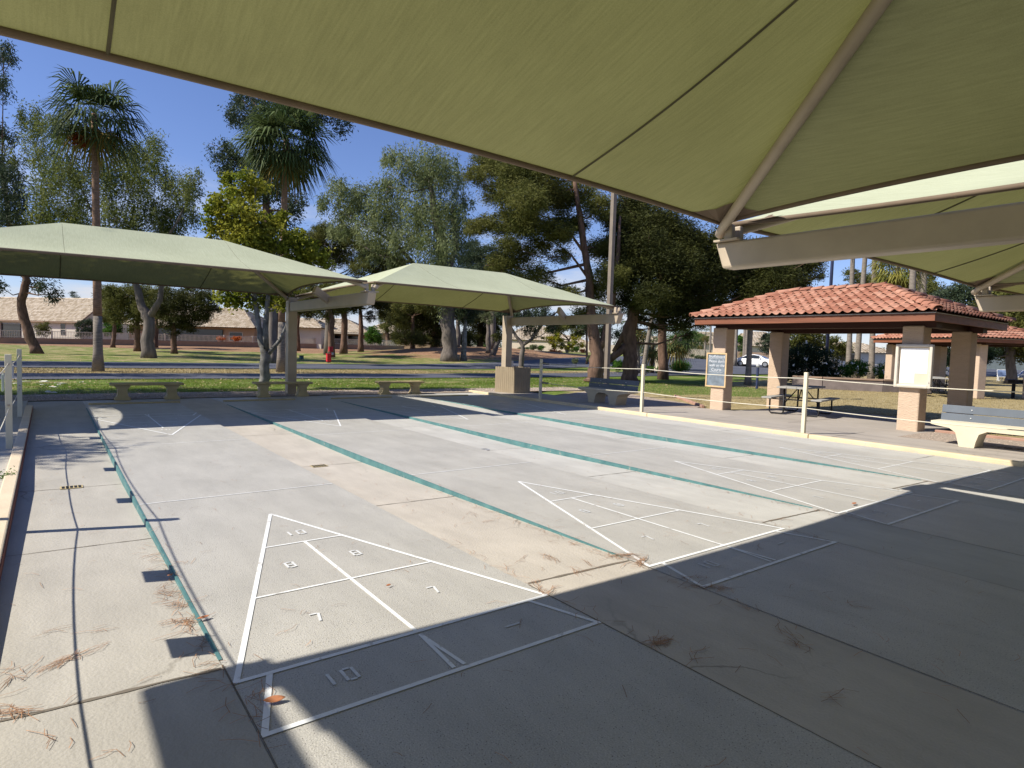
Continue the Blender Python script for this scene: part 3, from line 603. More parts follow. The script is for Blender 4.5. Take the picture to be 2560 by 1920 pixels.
# ------------------------------------------------------------------ benches
def bench(x, y, L_, label, rz=0):
    t = thing('stone_bench', (x, y, 0), label, 'bench', 'stone benches along the far edge', rz)
    mb = MB(); mb.box(-L_/2, L_/2, -.19, .19, .36, .42); mb.build('seat', M_bench, t, bevel=.02)
    for q in (-1, 1):
        mb = MB(); cx = q*(L_/2-.26)
        for (z0, z1, w0, w1) in ((0, .06, .17, .165), (.06, .13, .14, .105), (.13, .27, .105, .10), (.27, .33, .11, .155), (.33, .36, .165, .165)):
            mb.add([(cx-w0, -.13, z0), (cx+w0, -.13, z0), (cx+w0, .13, z0), (cx-w0, .13, z0), (cx-w1, -.13, z1), (cx+w1, -.13, z1), (cx+w1, .13, z1), (cx-w1, .13, z1)], [(3, 2, 1, 0), (4, 5, 6, 7), (0, 1, 5, 4), (1, 2, 6, 5), (2, 3, 7, 6), (3, 0, 4, 7)])
        mb.build('leg', M_bench, t)
    return t
bench(.42, 15.0, 1.60, 'low stone bench without backrest, leftmost of the three at the far edge')
bench(3.76, 15.0, 1.60, 'low stone bench in front of the steel column and pale tree trunk')
bench(7.45, 15.05, 1.60, 'low stone bench standing clear between the two far steel columns')
def board_bench(x, y0, y1, label, m, plain):
    "concrete bench along y with a board backrest"
    yc = (y0+y1)/2; L_ = y1-y0; t = thing('backed_bench', (x, yc, .02), label, 'bench', 'concrete benches with slate backrests')
    h = L_/2; prof = [(-h, .44), (-h, .375), (-h+.12, .355), (-h+.30, .33), (-h+.40, .26), (-h+.44, .12), (-h+.47, 0), (-h+.70, 0), (-h+.72, .12), (-h+.76, .26), (-h+.88, .325),
            (h-.88, .325), (h-.76, .26), (h-.72, .12), (h-.70, 0), (h-.47, 0), (h-.44, .12), (h-.40, .26), (h-.30, .33), (h-.12, .355), (h, .375), (h, .44)]
    mb = MB(); n = len(prof); v = [(-.02, a, b) for a, b in prof]+[(.44, a, b) for a, b in prof]
    f = [(i, (i+1) % n, (i+1) % n+n, i+n) for i in range(n)]
    top = [(0, 1, 2, 3, 18, 19, 20, 21), (3, 4, 9, 10), (4, 5, 8, 9), (5, 6, 7, 8), (3, 10, 11, 18), (11, 12, 17, 18), (12, 13, 16, 17), (13, 14, 15, 16)]
    f += top+[tuple(i+n for i in reversed(q)) for q in top]
    mb.add(v, f); mb.build('seat', m, t)
    for z in (.50, .655): MB().bar((.43+(z-.5)*.25, -h+.02, z), (.43+(z-.5)*.25, h-.02, z), .035, .145, (.15, 0, 1)).build('backrest_board', M_slate, t, bevel=.004)
    for q in (-1, 1):
        MB().bar((.42, q*(h-.5), .40), (.50, q*(h-.5), .74), .04, .02).build('bracket', M_black, t)
        for z in (.51, .66): MB().lathe((.405+(z-.5)*.25, q*(h-.5), z-.006), [(.012, 0), (.006, .014)], 8).build('bolt', M_chair, t)
    return t
board_bench(11.73, -1.0, 1.58, 'cream concrete bench with slate board backrest at the right edge', M_benchR, 0)
board_bench(11.53, 9.02, 11.05, 'grey tan concrete bench with dark backrest near the dark steel pole', M_benchG, 0)
# ------------------------------------------------------------------ ribbed box by the right column
t = thing('ribbed_box', (11.6, 14.45, 0), 'waist high tan ribbed panel box round the right steel column', 'box')
bx0, bx1, by0, by1, bh = -.52, .47, -.32, .42, .93
for nm, a, b in (('front_panel', (bx0+.28, by0), (bx1, by0)), ('side_panel', (bx0, by1), (bx0+.28, by0)), ('side_panel', (bx1, by0), (bx1, by1)), ('back_panel', (bx1, by1), (bx0, by1))):
    mb = MB(); A = Vector((*a, 0)); B = Vector((*b, 0)); n = max(3, int((B-A).length/.075)); 
    for i in range(n):
        p = A.lerp(B, (i+.06)/n); q = A.lerp(B, (i+.94)/n); mb.bar((p.x, p.y, bh/2+random.uniform(-.002, .002)), (q.x, q.y, bh/2), .022, bh)
    mb.bar((A.x, A.y+.004, bh/2-.01), (B.x, B.y+.004, bh/2-.01), .012, bh-.03); mb.build(nm, M_box, t)
t = thing('grey_sign', (12.35, 15.7, 0), 'small grey board standing behind the ribbed box', 'sign')
MB().box(-.13, .13, -.01, .01, .72, 1.12).build('panel', M_grey, t); MB().box(-.02, .02, .011, .04, 0, 1.0).build('stake', M_steel, t); MB().box(-.015, .02, -.014, -.011, .98, 1.09).build('paper_tag', M_paper, t)
# ------------------------------------------------------------------ tile roofs
def tile_face(P0, P1, P2, P3, pitch=.215, course=.33, amp=.052, step=.05, ns=8, lip=True):
    """eave P0->P1, ridge P3->P2 (P3 may equal P2). returns V, F, tile values"""
    P0, P1, P2, P3 = [np.array(p, float) for p in (P0, P1, P2, P3)]
    e = P1-P0; Lx = np.linalg.norm(e); e = e/Lx; top = (P3+P2)/2-P0; up = top-e*np.dot(top, e); Ly = np.linalg.norm(up); up /= Ly; n = np.cross(e, up)
    if n[2] < 0: n = -n
    nt = int(round(Lx/pitch)); pitch = Lx/nt; nr = int(math.ceil(Ly/course)); course = Ly/nr
    a3 = np.dot(P3-P0, e); a2 = np.dot(P2-P0, e)
    V = []; Fc = []; T = []; k = 0
    prof = [0.5-.5*math.cos(2*math.pi*min(1, s/.62)) if s < .62 else -.25*math.sin(math.pi*(s-.62)/.38) for s in (i/ns for i in range(ns))]
    for r in range(nr):
        b0, b1 = r*course, (r+1)*course
        for i in range(nt):
            m0 = (r*course+course*.5)/Ly; lo = a3*m0; hi = Lx+(a2-Lx)*m0
            if (i+.9)*pitch < lo or (i+.1)*pitch > hi: continue
            tv = random.random(); base = k
            for j in range(ns+1):
                s = j/ns; h = amp*prof[j % ns]; x = (i+s)*pitch
                for (b, off) in ((b0-.03, step-.022), (b0-.03, step), (b1, .0)):
                    V.append(P0+e*x+up*max(b, -.03)+n*(h+off)); T.append(tv); k += 1
            for j in range(ns):
                q = base+3*j; Fc += [(q, q+3, q+4, q+1), (q+1, q+4, q+5, q+2)]
    return V, Fc, T
def ridge_caps(a, b, rad_=.11, seg=.36):
    a = Vector(a); b = Vector(b); n = max(1, int(round((b-a).length/seg))); V = []; Fc = []; T = []
    d = (b-a).normalized(); sd = d.cross(Vector((0, 0, 1))).normalized(); up = sd.cross(d)
    for i in range(n):
        p = a.lerp(b, i/n)-d*.03; q = a.lerp(b, (i+1)/n); k = len(V); tv = random.random()
        for (c, r, o) in ((p, rad_*.86, .0), (p, rad_, .012), (q, rad_*.82, -.012)):
            for j in range(9):
                t = math.pi*j/8; V.append(c+sd*math.cos(t)*r+up*(math.sin(t)*r*.85+o)); T.append(tv)
        for rr in range(2):
            for j in range(8): Fc.append((k+rr*9+j, k+rr*9+j+1, k+rr*9+10+j, k+rr*9+9+j))
    return [tuple(v) for v in V], Fc, T
def tiled(name, parts, m, parent):
    V = []; Fc = []; T = []
    for v, f, t in parts: n = len(V); V += [tuple(p) for p in v]; Fc += [tuple(i+n for i in q) for q in f]; T += t
    return npmesh(name, np.array(V), np.array(Fc), m, parent, attr={'tile': np.array(T)}, smooth=False)
def hip_roof(parent, x0, x1, y0, y1, ze, r0, r1, m, pitch=.215, course=.33, amp=.046, step=.05, ns=8, caps=.11, name='roof'):
    c = [(x0, y0, ze), (x1, y0, ze), (x1, y1, ze), (x0, y1, ze)]
    if abs(r0[1]-r1[1]) > abs(r0[0]-r1[0]):  # ridge along y: r0 low y
        F4 = [(c[3], c[0], r0, r1), (c[1], c[2], r1, r0), (c[0], c[1], r0, r0), (c[2], c[3], r1, r1)]; hips = ((c[0], r0), (c[1], r0), (c[2], r1), (c[3], r1))
    else:
        F4 = [(c[0], c[1], r1, r0), (c[2], c[3], r0, r1), (c[1], c[2], r1, r1), (c[3], c[0], r0, r0)]; hips = ((c[0], r0), (c[3], r0), (c[1], r1), (c[2], r1))
    tf = tiled(name, [tile_face(*f, pitch, course, amp, step, ns) for f in F4], m, parent)
    mb = MB()
    for f in F4: mb.add([(p[0], p[1], p[2]-.012) for p in f], [(0, 1, 2, 3)] if f[2] != f[3] else [(0, 1, 2)])
    mb.add([(p[0], p[1], ze-.02) for p in c], [(0, 1, 2, 3)]); mb.build('roof_deck', M_dwood, parent)
    lift = lambda p: (p[0], p[1], p[2]+.035)
    tiled('ridge_tiles', [ridge_caps(lift(a), lift(b), caps, course) for a, b in hips+((r0, r1),)], m, parent)
# ------------------------------------------------------------------ pavilions
def pavilion(loc, rz, label, first=True):
    "front face towards -x, origin at front right column, local +y to the left"
    t = thing('picnic_pavilion', loc, label, 'pavilion', 'tile roofed picnic pavilions', rz)
    for (x, y) in ((0, 0), (0, 4.87), (2.95, 0), (2.95, 4.87)): MB().box(x-.215, x+.215, y-.215, y+.215, -.1, 2.34).build('column', M_stucco, t, bevel=.03)
    ex0, ex1, ey0, ey1 = -.86, 3.85, -.62, 5.25
    fz0, fz1 = 2.40, 2.56
    for nm, a in (('fascia', (ex0, ex0+.05, ey0, ey1)), ('fascia', (ex1-.05, ex1, ey0, ey1)), ('fascia', (ex0+.052, ex1-.052, ey0, ey0+.05)), ('fascia', (ex0+.052, ex1-.052, ey1-.05, ey1))): MB().box(*a, fz0, fz1).build(nm, M_wood, t, bevel=.004)
    for a in ((-.16, .16, ey0+.2, ey1-.2), (2.79, 3.11, ey0+.2, ey1-.2)): MB().box(*a, 2.30, 2.52).build('beam', M_dwood, t)
    for a in ((-.1, 3.05, -.12, .12), (-.1, 3.05, 4.75, 4.99)): MB().box(*a, 2.342, 2.515).build('cross_beam', M_dwood, t)
    mb = MB(); mb.box(ex0+.06, ex1-.06, ey0+.06, ey1-.06, 2.525, 2.545); mb.build('soffit', M_dwood, t)
    mb = MB(); mb.box(ex0-.02, ex1+.02, ey0-.02, ey1+.02, 2.562, 2.585); mb.build('drip_edge', M_grey, t)
    r0 = (1.5, 1.33, 3.40); r1 = (1.5, 3.85, 3.41)
    hip_roof(t, ex0-.06, ex1+.06, ey0-.06, ey1+.06, 2.60, r0, r1, M_tile)
    return t
PV = pavilion((13.78, 2.66, 0), 0., 'near picnic pavilion with red clay tile roof and four stucco columns')
p2 = copy_tree(PV); p2.location = (31.6, 6.55, .10); p2.rotation_euler = (0, 0, rad(-26)); p2['label'] = 'smaller looking far pavilion with clay tile roof seen between the near pavilion columns'
# chalkboard
t = thing('chalkboard', (13.545, 7.56, .66), 'framed chalkboard with handwritten message on the left pavilion column', 'chalkboard')
hw, hh = .33, .97
MB().box(-.012, .0, -hw+.03, hw-.03, .03, hh-.03).build('board', M_chalk, t)
fr = MB(); fr.box(-.03, .005, -hw, -hw+.04, 0, hh); fr.box(-.03, .005, hw-.04, hw, 0, hh); fr.box(-.03, .005, -hw+.0405, hw-.0405, 0, .04); fr.box(-.03, .005, -hw+.0405, hw-.0405, hh-.04, hh); fr.build('frame', M_oak, t)
def text_mesh(txt, size, shear=.15):
    c = bpy.data.curves.new('t', 'FONT'); c.body = txt; c.size = size; c.align_x = 'CENTER'; c.shear = shear; c.offset = -.0004
    o = bpy.data.objects.new('t', c); COL.objects.link(o); dg = bpy.context.evaluated_depsgraph_get(); me = bpy.data.meshes.new_from_object(o.evaluated_get(dg)); bpy.data.objects.remove(o); return me
for txt, z, sz, dy in (('Shuffleboard', .83, .105, 0), ('Please don\'t', .70, .105, .0), ('walk on the', .585, .105, -.01), ('Courts', .46, .115, .0)):
    me = text_mesh(txt, sz); me.materials.append(M_chalkw); o = bpy.data.objects.new('chalk_writing', me); COL.objects.link(o); o.parent = t
    o.matrix_local = Matrix(((0, 0, -1, -.016), (-1, 0, 0, dy), (0, 1, 0, z), (0, 0, 0, 1)))
mb = MB(); mb.tube([(-.016, .27-i*.06, .80+(.006 if i % 2 else -.004)) for i in range(10)], .004, 4); mb.tube([(-.016, .24-i*.05, .425+(.006 if i % 2 else -.006)) for i in range(10)], .005, 4); mb.build('chalk_underline', M_chalkw, t)
t = thing('notice_board', (13.55, 2.58, .98), 'cream framed notice board with white papers on the right pavilion column', 'notice board')
hw, hh = .36, .95
fr = MB(); fr.box(-.10, .006, -hw, -hw+.06, 0, hh); fr.box(-.10, .006, hw-.06, hw, 0, hh); fr.box(-.10, .006, -hw+.0605, hw-.0605, 0, .07); fr.box(-.10, .006, -hw+.0605, hw-.0605, hh-.06, hh); fr.build('frame', M_frame, t, bevel=.012)
MB().box(-.03, 0, -hw+.05, hw-.05, .05, hh-.05).build('backing', M_cwall, t)
mb = MB(); mb.box(-.035, -.031, -.02, .27, .10, .87); mb.build('paper_sheet', M_paper, t); mb = MB(); mb.box(-.034, -.0305, -.26, -.022, .32, .87); mb.build('paper_sheet', M_paper, t)
mb = MB()
for i in range(9): mb.box(-.0362, -.0352, .02, .25-random.uniform(0, .12), .80-i*.028, .806-i*.028)
mb.build('faint_printing', mat('faint_ink', (.45, .5, .6), .8), t)
MB().lathe((-.105, -.33, .12), [(.008, 0), (.008, .02)], 8).build('lock', M_alu, t)
# picnic tables
def picnic(loc, rz, label):
    t = thing('picnic_table', loc, label, 'picnic table', 'metal framed picnic tables', rz)
    mb = MB()
    for i in range(3): mb.box(-.37+i*.249, -.37+i*.249+.243, -.92, .92, .72, .765)
    mb.build('table_top', M_table, t, bevel=.006)
    for q in (-1, 1): MB().box(q*.62-.13, q*.62+.13, -.92, .92, .43, .47).build('seat', M_table, t, bevel=.006)
    for q in (-1, 1):
        y = q*.62
        for s in (-1, 1):
            MB().tube([(s*.62, y, .43), (s*.62, y, .07), (s*.58, y, .03), (s*.30, y, .03), (s*.26, y, .07), (s*.26, y, .72)], .022, 8).build('leg', M_black, t, smooth=True)
            MB().tube([(s*.05, y-q*.45, .70), (s*.25, y, .30)], .014, 6).build('brace', M_black, t)
        MB().box(-.68, .68, y-.02, y+.02, .40, .43).build('cross_bar', M_black, t)
    return t
picnic((14.85, 5.75, .024), rad(-78), 'grey picnic table with black tube frame under the near pavilion')
picnic((33.6, 9.3, .1), rad(-40), 'dark picnic table in the shade left under the far pavilion')
picnic((31.2, 8.0, .1), rad(-60), 'picnic table with curved black legs right under the far pavilion')
# ------------------------------------------------------------------ steel poles
def pole(name, u, D, v_top, r, m, label, cat='pole', vb=None, sq=True):
    b = PD(u, D); top = AD(u, v_top, D)[2]
    t = thing(name, b, label, cat); h = top-b[2]
    (MB().box(-r, r, -r, r, 0, h) if sq else MB().tube([(0, 0, 0), (0, 0, h)], [r, r*.75], 10)).build('shaft', m, t, smooth=not sq)
    MB().box(-r*2, r*2, -r*2, r*2, -.02, .03).build('base', m, t)
    MB().box(-.3, .3, -.15, .15, h, h+.14).build('lamp_head', m, t)
    return t
pole('light_pole', 1519, 21.4, 250, .072, mat('brown_pole', (.20, .165, .13), .5), 'tall square tan light pole behind the dark backed bench', 'light pole')
pole('light_pole', 2066, 40, 300, .11, M_dpole, 'dark blue light pole rising behind the near pavilion roof', 'light pole', sq=False)
t = thing('bollard', PD(1896, 30), 'dark bollard with round knob left behind the pavilion column', 'bollard'); MB().tube([(0, 0, 0), (0, 0, 1.05)], .06, 10).build('post', M_dpole, t); MB().lathe((0, 0, 1.05), [(.05, 0), (.09, .06), (.08, .14), (.02, .2)], 10).build('knob', M_grey, t)
# grill
t = thing('park_grill', PD(2538, 28.5, 0), 'dark steel park grill on a post at the right edge', 'grill'); MB().box(-.05, .05, -.05, .05, 0, .68).build('post', M_black, t); MB().box(-.12, .95, -.2, .2, .70, .86).build('firebox', M_black, t); MB().box(-.5, -.13, -.25, .25, .86, .89).build('side_shelf', M_dpole, t)
t.rotation_euler = (0, 0, -YAW)
# ------------------------------------------------------------------ vegetation
COV = 1.9
def leaf_cloud(blobs, dens, Ln, Wd, droop=.3, clump=.22, nper=26, squash=.85, hang=0., zmin=-1e9, frontbias=0.):
    V = []; P_all = []; 
    for (x, y, z, r) in blobs:
        nc = max(4, int(COV*min(dens, 2.2)**.6*math.pi*r*r*2.0/(Ln*Wd*.5)/nper)); d = rng.normal(size=(nc, 3)); d /= np.linalg.norm(d, axis=1)[:, None]
        rr_ = r*rng.uniform(.25, 1.05, nc)**.6; ctr = np.array([x, y, z])+d*rr_[:, None]*np.array([1, 1, squash])
        cs = clump*r**.5*rng.uniform(.6, 1.4, nc)
        p = np.repeat(ctr, nper, 0)+rng.normal(size=(nc*nper, 3))*np.repeat(cs, nper)[:, None]*np.array([1, 1, .7+hang])
        if hang: p[:, 2] -= np.abs(rng.normal(size=len(p)))*hang*r*.4
        P_all.append(p)
    p = np.concatenate(P_all); p = p[p[:, 2] > zmin]; n = len(p)
    d = rng.normal(size=(n, 3)); d[:, 2] = d[:, 2]*(.6-.3*min(droop, 1))-droop; d /= np.linalg.norm(d, axis=1)[:, None]
    s = np.cross(d, rng.normal(size=(n, 3))); s /= np.linalg.norm(s, axis=1)[:, None]
    l = (Ln*rng.uniform(.6, 1.3, n))[:, None]; w_ = (Wd*rng.uniform(.6, 1.3, n))[:, None]
    V = np.stack([p, p+d*l*.5+s*w_*.5, p+d*l, p+d*l*.5-s*w_*.5], 1).reshape(-1, 3)
    return V, np.arange(n*4).reshape(-1, 4)
def branch_mesh(mb, path, rr0, n=8): mb.tube(path, rr0, n)
def tree(label, u, D, trunk, blobs, m, bark, Ln=.16, Wd=.07, dens=1., droop=.3, hang=0., name='tree', cat='tree', group=None, clump=.2, nper=60, limbs=(), depth=.8, twig=.05, zmin=None, squash=.85, branches=True, deepen=True):
    """trunk: [(u,v,r)], first v None = on the terrain; blobs [(u,v,rpx)]; limbs: lists like trunk"""
    base = PD(u, D); t = thing(name, base, label, cat, group); px = D/F
    def pt(a, b, dd=0.): return (base if b is None else AD(a, b, D+dd))-base
    mb = MB(); tp = [pt(a, b) for a, b, r in trunk]
    tp[0] = np.array([0, 0, -.1]); rs = [r for a, b, r in trunk]
    P = []; Rr = []
    for i in range(len(tp)-1):   # smooth and roughen the trunk
        for k in range(4):
            s = k/4; q = tp[i]*(1-s)+tp[i+1]*s; j = rs[i]*(1-s)+rs[i+1]*s; P.append(q+rng.normal(size=3)*j*.10); Rr.append(j*random.uniform(.92, 1.08))
    P.append(tp[-1]); Rr.append(rs[-1]); P[0] = tp[0]; Rr[0] = rs[0]*1.25
    mb.tube(P, Rr, 10)
    if limbs:
        for lm in limbs:
            q = [pt(a, b, k*.3*px*40*random.uniform(-1, 1)*0) for k, (a, b, r) in enumerate(lm)]; mb.tube(q, [r for a, b, r in lm], 8)
    B = []; src = list(zip(P, Rr))+[(pt(a, b), r) for lm in limbs for a, b, r in lm[1:]]
    for (a, b, r) in blobs:
        rm = r*px; dz_ = rng.uniform(-1, 1)*rm*depth*1.3
        c = pt(a, b, dz_); B.append((*c, rm))
        if deepen and rm > 1.0:
            c2 = pt(a+rng.uniform(-.4, .4)*r, b+rng.uniform(-.3, .3)*r, dz_+rm*1.3*(1 if rng.random() < .6 else -1)); B.append((*c2, rm*.75))
        if branches:
            below = [(q, w) for q, w in src if q[2] < c[2]+.3*rm and w > .0] or src
            q, w = min(below, key=lambda k: np.linalg.norm(k[0]-c)+.0); mid = (q+c)/2+np.array([0, 0, -.12*np.linalg.norm(c-q)])+rng.normal(size=3)*.22*rm
            w0 = min(w*.5, twig*1.1+.012*np.linalg.norm(c-q)); mb.tube([q, mid, c], [w0, w0*.6, w0*.25], 6)
            for _ in range(3):
                e = c+rng.normal(size=3)*rm*.55; mb.tube([mid*.3+c*.7, (c+e)/2, e], [w0*.35, w0*.22, w0*.1], 4)
    mb.build('trunk', bark, t, smooth=True)
    V, Fc = leaf_cloud(B, dens, Ln, Wd, droop, clump, nper, squash, hang, (zmin if zmin is not None else .2))
    npmesh('crown', V, Fc, m, t)
    return t
def frond_set(mb_v, mb_f, c, R0, n, e0, e1, blades=20, seed=0, dro=.5, wid=.035, pet=.5):
    rs = random.Random(seed)
    for i in range(n):
        az = i*2.399+rs.uniform(-.3, .3); el = e0+(e1-e0)*((i+.5)/n)**.9+rs.uniform(-.28, .28); Rl = R0*rs.uniform(.75, 1.2)
        d = Vector((math.cos(az)*math.cos(el), math.sin(az)*math.cos(el), math.sin(el))); side = Vector((-math.sin(az), math.cos(az), 0)); nn = side.cross(d)
        p0 = Vector(c); p1 = p0+d*Rl*pet+Vector((0, 0, -.06*Rl))
        def quad(a, b, w0, w1, sd):
            k = len(mb_v); mb_v.extend([tuple(a+sd*w0), tuple(a-sd*w0), tuple(b-sd*w1), tuple(b+sd*w1)]); mb_f.append((k, k+1, k+2, k+3))
        quad(p0, p1, .022, .014, side)
        for j in range(blades):
            th = (j/(blades-1)-.5)*2*1.75; bl = Rl*(1-pet)*1.35*(.62+.38*math.cos(th*.55)); q = (d*math.cos(th)+side*math.sin(th))
            q = (q+nn*rs.uniform(-.12, .12)).normalized(); sd2 = (d*-math.sin(th)+side*math.cos(th)); m_ = p1+q*bl*.62+Vector((0, 0, -.05*bl)); tip = m_+q*bl*.38+Vector((0, 0, -dro*bl*rs.uniform(.5, 1.1)))
            quad(p1, m_, .008, wid, sd2); quad(m_, tip, wid, .004, sd2)
def palm(label, u, D, vt, r, crown_px, lean_u=None, name='fan_palm', group='fan palms', bark=None, greybase=True, n=40, skirt=True, seed=1, vb=None, dense=20, trunk_only=False, gold=False):
    base = PD(u, D); px = D/F; top = AD(lean_u if lean_u is not None else u, vt, D)-base; t = thing(name, base, label, 'palm tree', group)
    bark = bark or M_palmb; mb = MB(); k = 14; P = []; Rr = []
    for i in range(k+1):
        s = i/k; P.append(np.array([top[0]*s**1.3, top[1]*s**1.3, top[2]*s])); Rr.append(r*(1.0-.28*s+.35*max(0, .1-s)/.1)*random.uniform(.96, 1.04))
    if greybase and bark is M_palmb:
        j = 3; mb.tube(P[:j+1], [q*1.02 for q in Rr[:j+1]], 12); mb.build('trunk_base', M_palmg, t, smooth=True); mb = MB(); mb.tube(P[j:], Rr[j:], 12); mb.build('trunk', bark, t, smooth=True)
    else: mb.tube(P, Rr, 10); mb.build('trunk', bark, t, smooth=True)
    if trunk_only: return t
    R0 = crown_px*px; V = []; Fc = []; c = P[-1]
    frond_set(V, Fc, c, R0, int(n*1.05), 1.3, -.85, dense, seed, .5, max(.016, R0*.020), .55)
    npmesh('crown', np.array(V), np.array(Fc), F_gold if gold else F_palm, t)
    if skirt:
        V = []; Fc = []; frond_set(V, Fc, c+np.array([0, 0, -.15]), R0*.8, 9, -.8, -1.35, 14, seed+5, .6, R0*.016, .45); npmesh('old_fronds', np.array(V), np.array(Fc), F_palmy, t)
    return t
palm('tall fan palm at left with red fruit cluster under its crown', 245, 27.3, 285, .18, 108, lean_u=236, seed=3, n=46)
fr_ = MB(); pb = PD(245, 27.3); q = AD(200, 350, 27.0)-pb; q2 = AD(232, 290, 27.2)-pb; fr_.tube([q2, (q+q2)/2+np.array([0, 0, .25]), q+np.array([0, 0, .3]), q], [.015, .012, .05, .02], 5)
V, Fc = leaf_cloud([(*q, .35)], 14, .07, .05, .6, .12, 30); o = npmesh('fruit_cluster', V, Fc, fol('red_fruit', (.22, .04, .02), (.35, .12, .04), .1), bpy.data.objects['fan_palm'])
palm('fan palm with full dark crown behind the pale barked tree', 703, 31.9, 350, .19, 112, lean_u=715, seed=8, n=70, dense=22)
# eucalyptus behind the left palm
tree('tall open eucalyptus with forked pale trunk behind the left fan palm', 372, 47.8, [(372, None, .50), (370, 800, .40), (352, 760, .28), (335, 690, .22), (320, 600, .16)],
     [(85, 290, 36), (140, 320, 44), (45, 385, 30), (110, 390, 38), (80, 330, 30), (150, 470, 70), (120, 520, 50), (255, 440, 55), (335, 395, 52), (382, 362, 40), (320, 470, 60), (415, 440, 45), (470, 470, 40), (455, 530, 45), (380, 520, 60), (290, 540, 55), (200, 540, 60), (180, 420, 45), (420, 580, 40), (490, 440, 28), (230, 600, 50), (330, 610, 50)],
     F_euco, M_bark, .26, .07, .42, .9, .8, limbs=([(370, 800, .30), (400, 750, .22), (408, 680, .16), (400, 600, .12)], [(335, 690, .16), (280, 620, .10), (225, 520, .07), (190, 440, .04)], [(400, 620, .12), (440, 560, .08), (470, 500, .04)]), name='eucalyptus_tree', clump=.2)
tree('dark leaning eucalyptus at the left edge with curved trunk', 92, 50, [(92, None, .42), (70, 830, .36), (52, 760, .32), (66, 700, .28), (40, 640, .25), (20, 540, .2), (5, 420, .15)],
     [(10, 130, 34), (-30, 200, 50), (0, 330, 36), (10, 430, 40), (25, 480, 42), (20, 540, 50), (-40, 400, 60), (70, 560, 30), (120, 716, 26), (140, 735, 18), (90, 700, 24), (5, 720, 26)], F_eucd, M_pbark, .3, .08, .5, .9, .6, name='eucalyptus_tree')
tree('tall dark eucalyptus behind the second fan palm, top hidden by the overhead canopy', 690, 45, [(688, None, .45), (684, 700, .34), (668, 560, .28), (660, 420, .2), (700, 300, .12)],
     [(620, 240, 44), (600, 285, 36), (650, 300, 40), (700, 260, 50), (790, 270, 42), (850, 300, 34), (770, 250, 30), (555, 370, 32), (580, 400, 36), (640, 400, 40), (640, 470, 36), (560, 430, 24), (745, 500, 34), (720, 540, 30), (690, 470, 40), (660, 540, 40)], F_eucd, M_pbark, .24, .08, .6, .7, .5, name='eucalyptus_tree')
tree('big gray green eucalyptus with thick pale trunk in the middle of the lawn', 1125, 60, [(1127, None, .82), (1122, 830, .72), (1118, 740, .66), (1110, 640, .5), (1085, 530, .35), (1075, 450, .2)],
     [(1085, 400, 58), (1120, 440, 50), (1010, 395, 38), (975, 385, 26), (1040, 430, 50), (845, 470, 34), (820, 500, 28), (880, 480, 44), (920, 500, 48), (970, 465, 46), (1000, 520, 55), (1060, 510, 62), (1120, 520, 50), (870, 535, 44), (930, 560, 50), (850, 570, 30), (1000, 590, 50), (1070, 590, 60), (1130, 600, 50), (930, 620, 36), (1090, 670, 60), (1150, 560, 34), (1120, 720, 55), (1170, 500, 24), (1150, 690, 50), (990, 650, 30)],
     F_euc, M_bark, .36, .085, .40, 1., .9, limbs=([(1118, 760, .4), (1060, 690, .26), (1000, 620, .18), (930, 570, .10), (870, 540, .05)], [(1112, 700, .34), (1140, 620, .24), (1130, 520, .15)], [(1030, 655, .16), (950, 640, .10), (900, 610, .05)]), name='eucalyptus_tree', depth=1.1)
tree('yellow green sycamore with mottled white forked trunk behind the middle bench', 659, 20.2, [(658, None, .16), (662, 930, .155), (664, 885, .15), (655, 860, .10), (645, 800, .085), (636, 740, .07), (620, 640, .05)],
     [(600, 470, 48), (640, 455, 34), (570, 500, 44), (550, 550, 40), (600, 540, 55), (640, 560, 50), (560, 600, 45), (610, 610, 55), (660, 600, 45), (530, 520, 26), (690, 560, 20), (705, 540, 16), (700, 600, 40), (735, 600, 34), (760, 615, 34), (790, 650, 40), (740, 650, 44), (640, 680, 50), (700, 690, 50), (590, 745, 34), (560, 735, 24), (620, 740, 36), (660, 745, 40), (690, 760, 28)],
     F_syc, M_wbark, .11, .09, 1.5, .25, .1, limbs=([(664, 890, .10), (682, 872, .07), (700, 850, .06), (716, 815, .05), (722, 770, .04)], [(664, 885, .12), (664, 820, .09), (670, 740, .07), (690, 660, .04)]), name='sycamore_tree', clump=.16)
tree('pale trunked eucalyptus right behind the sycamore, crown lost in the canopy', 683, 44, [(684, None, .34), (682, 800, .3), (680, 740, .26), (684, 640, .2)], [(680, 640, 40), (660, 600, 34), (700, 620, 30)], F_eucd, M_bark, .2, .08, .8, .5, .3, name='eucalyptus_tree')
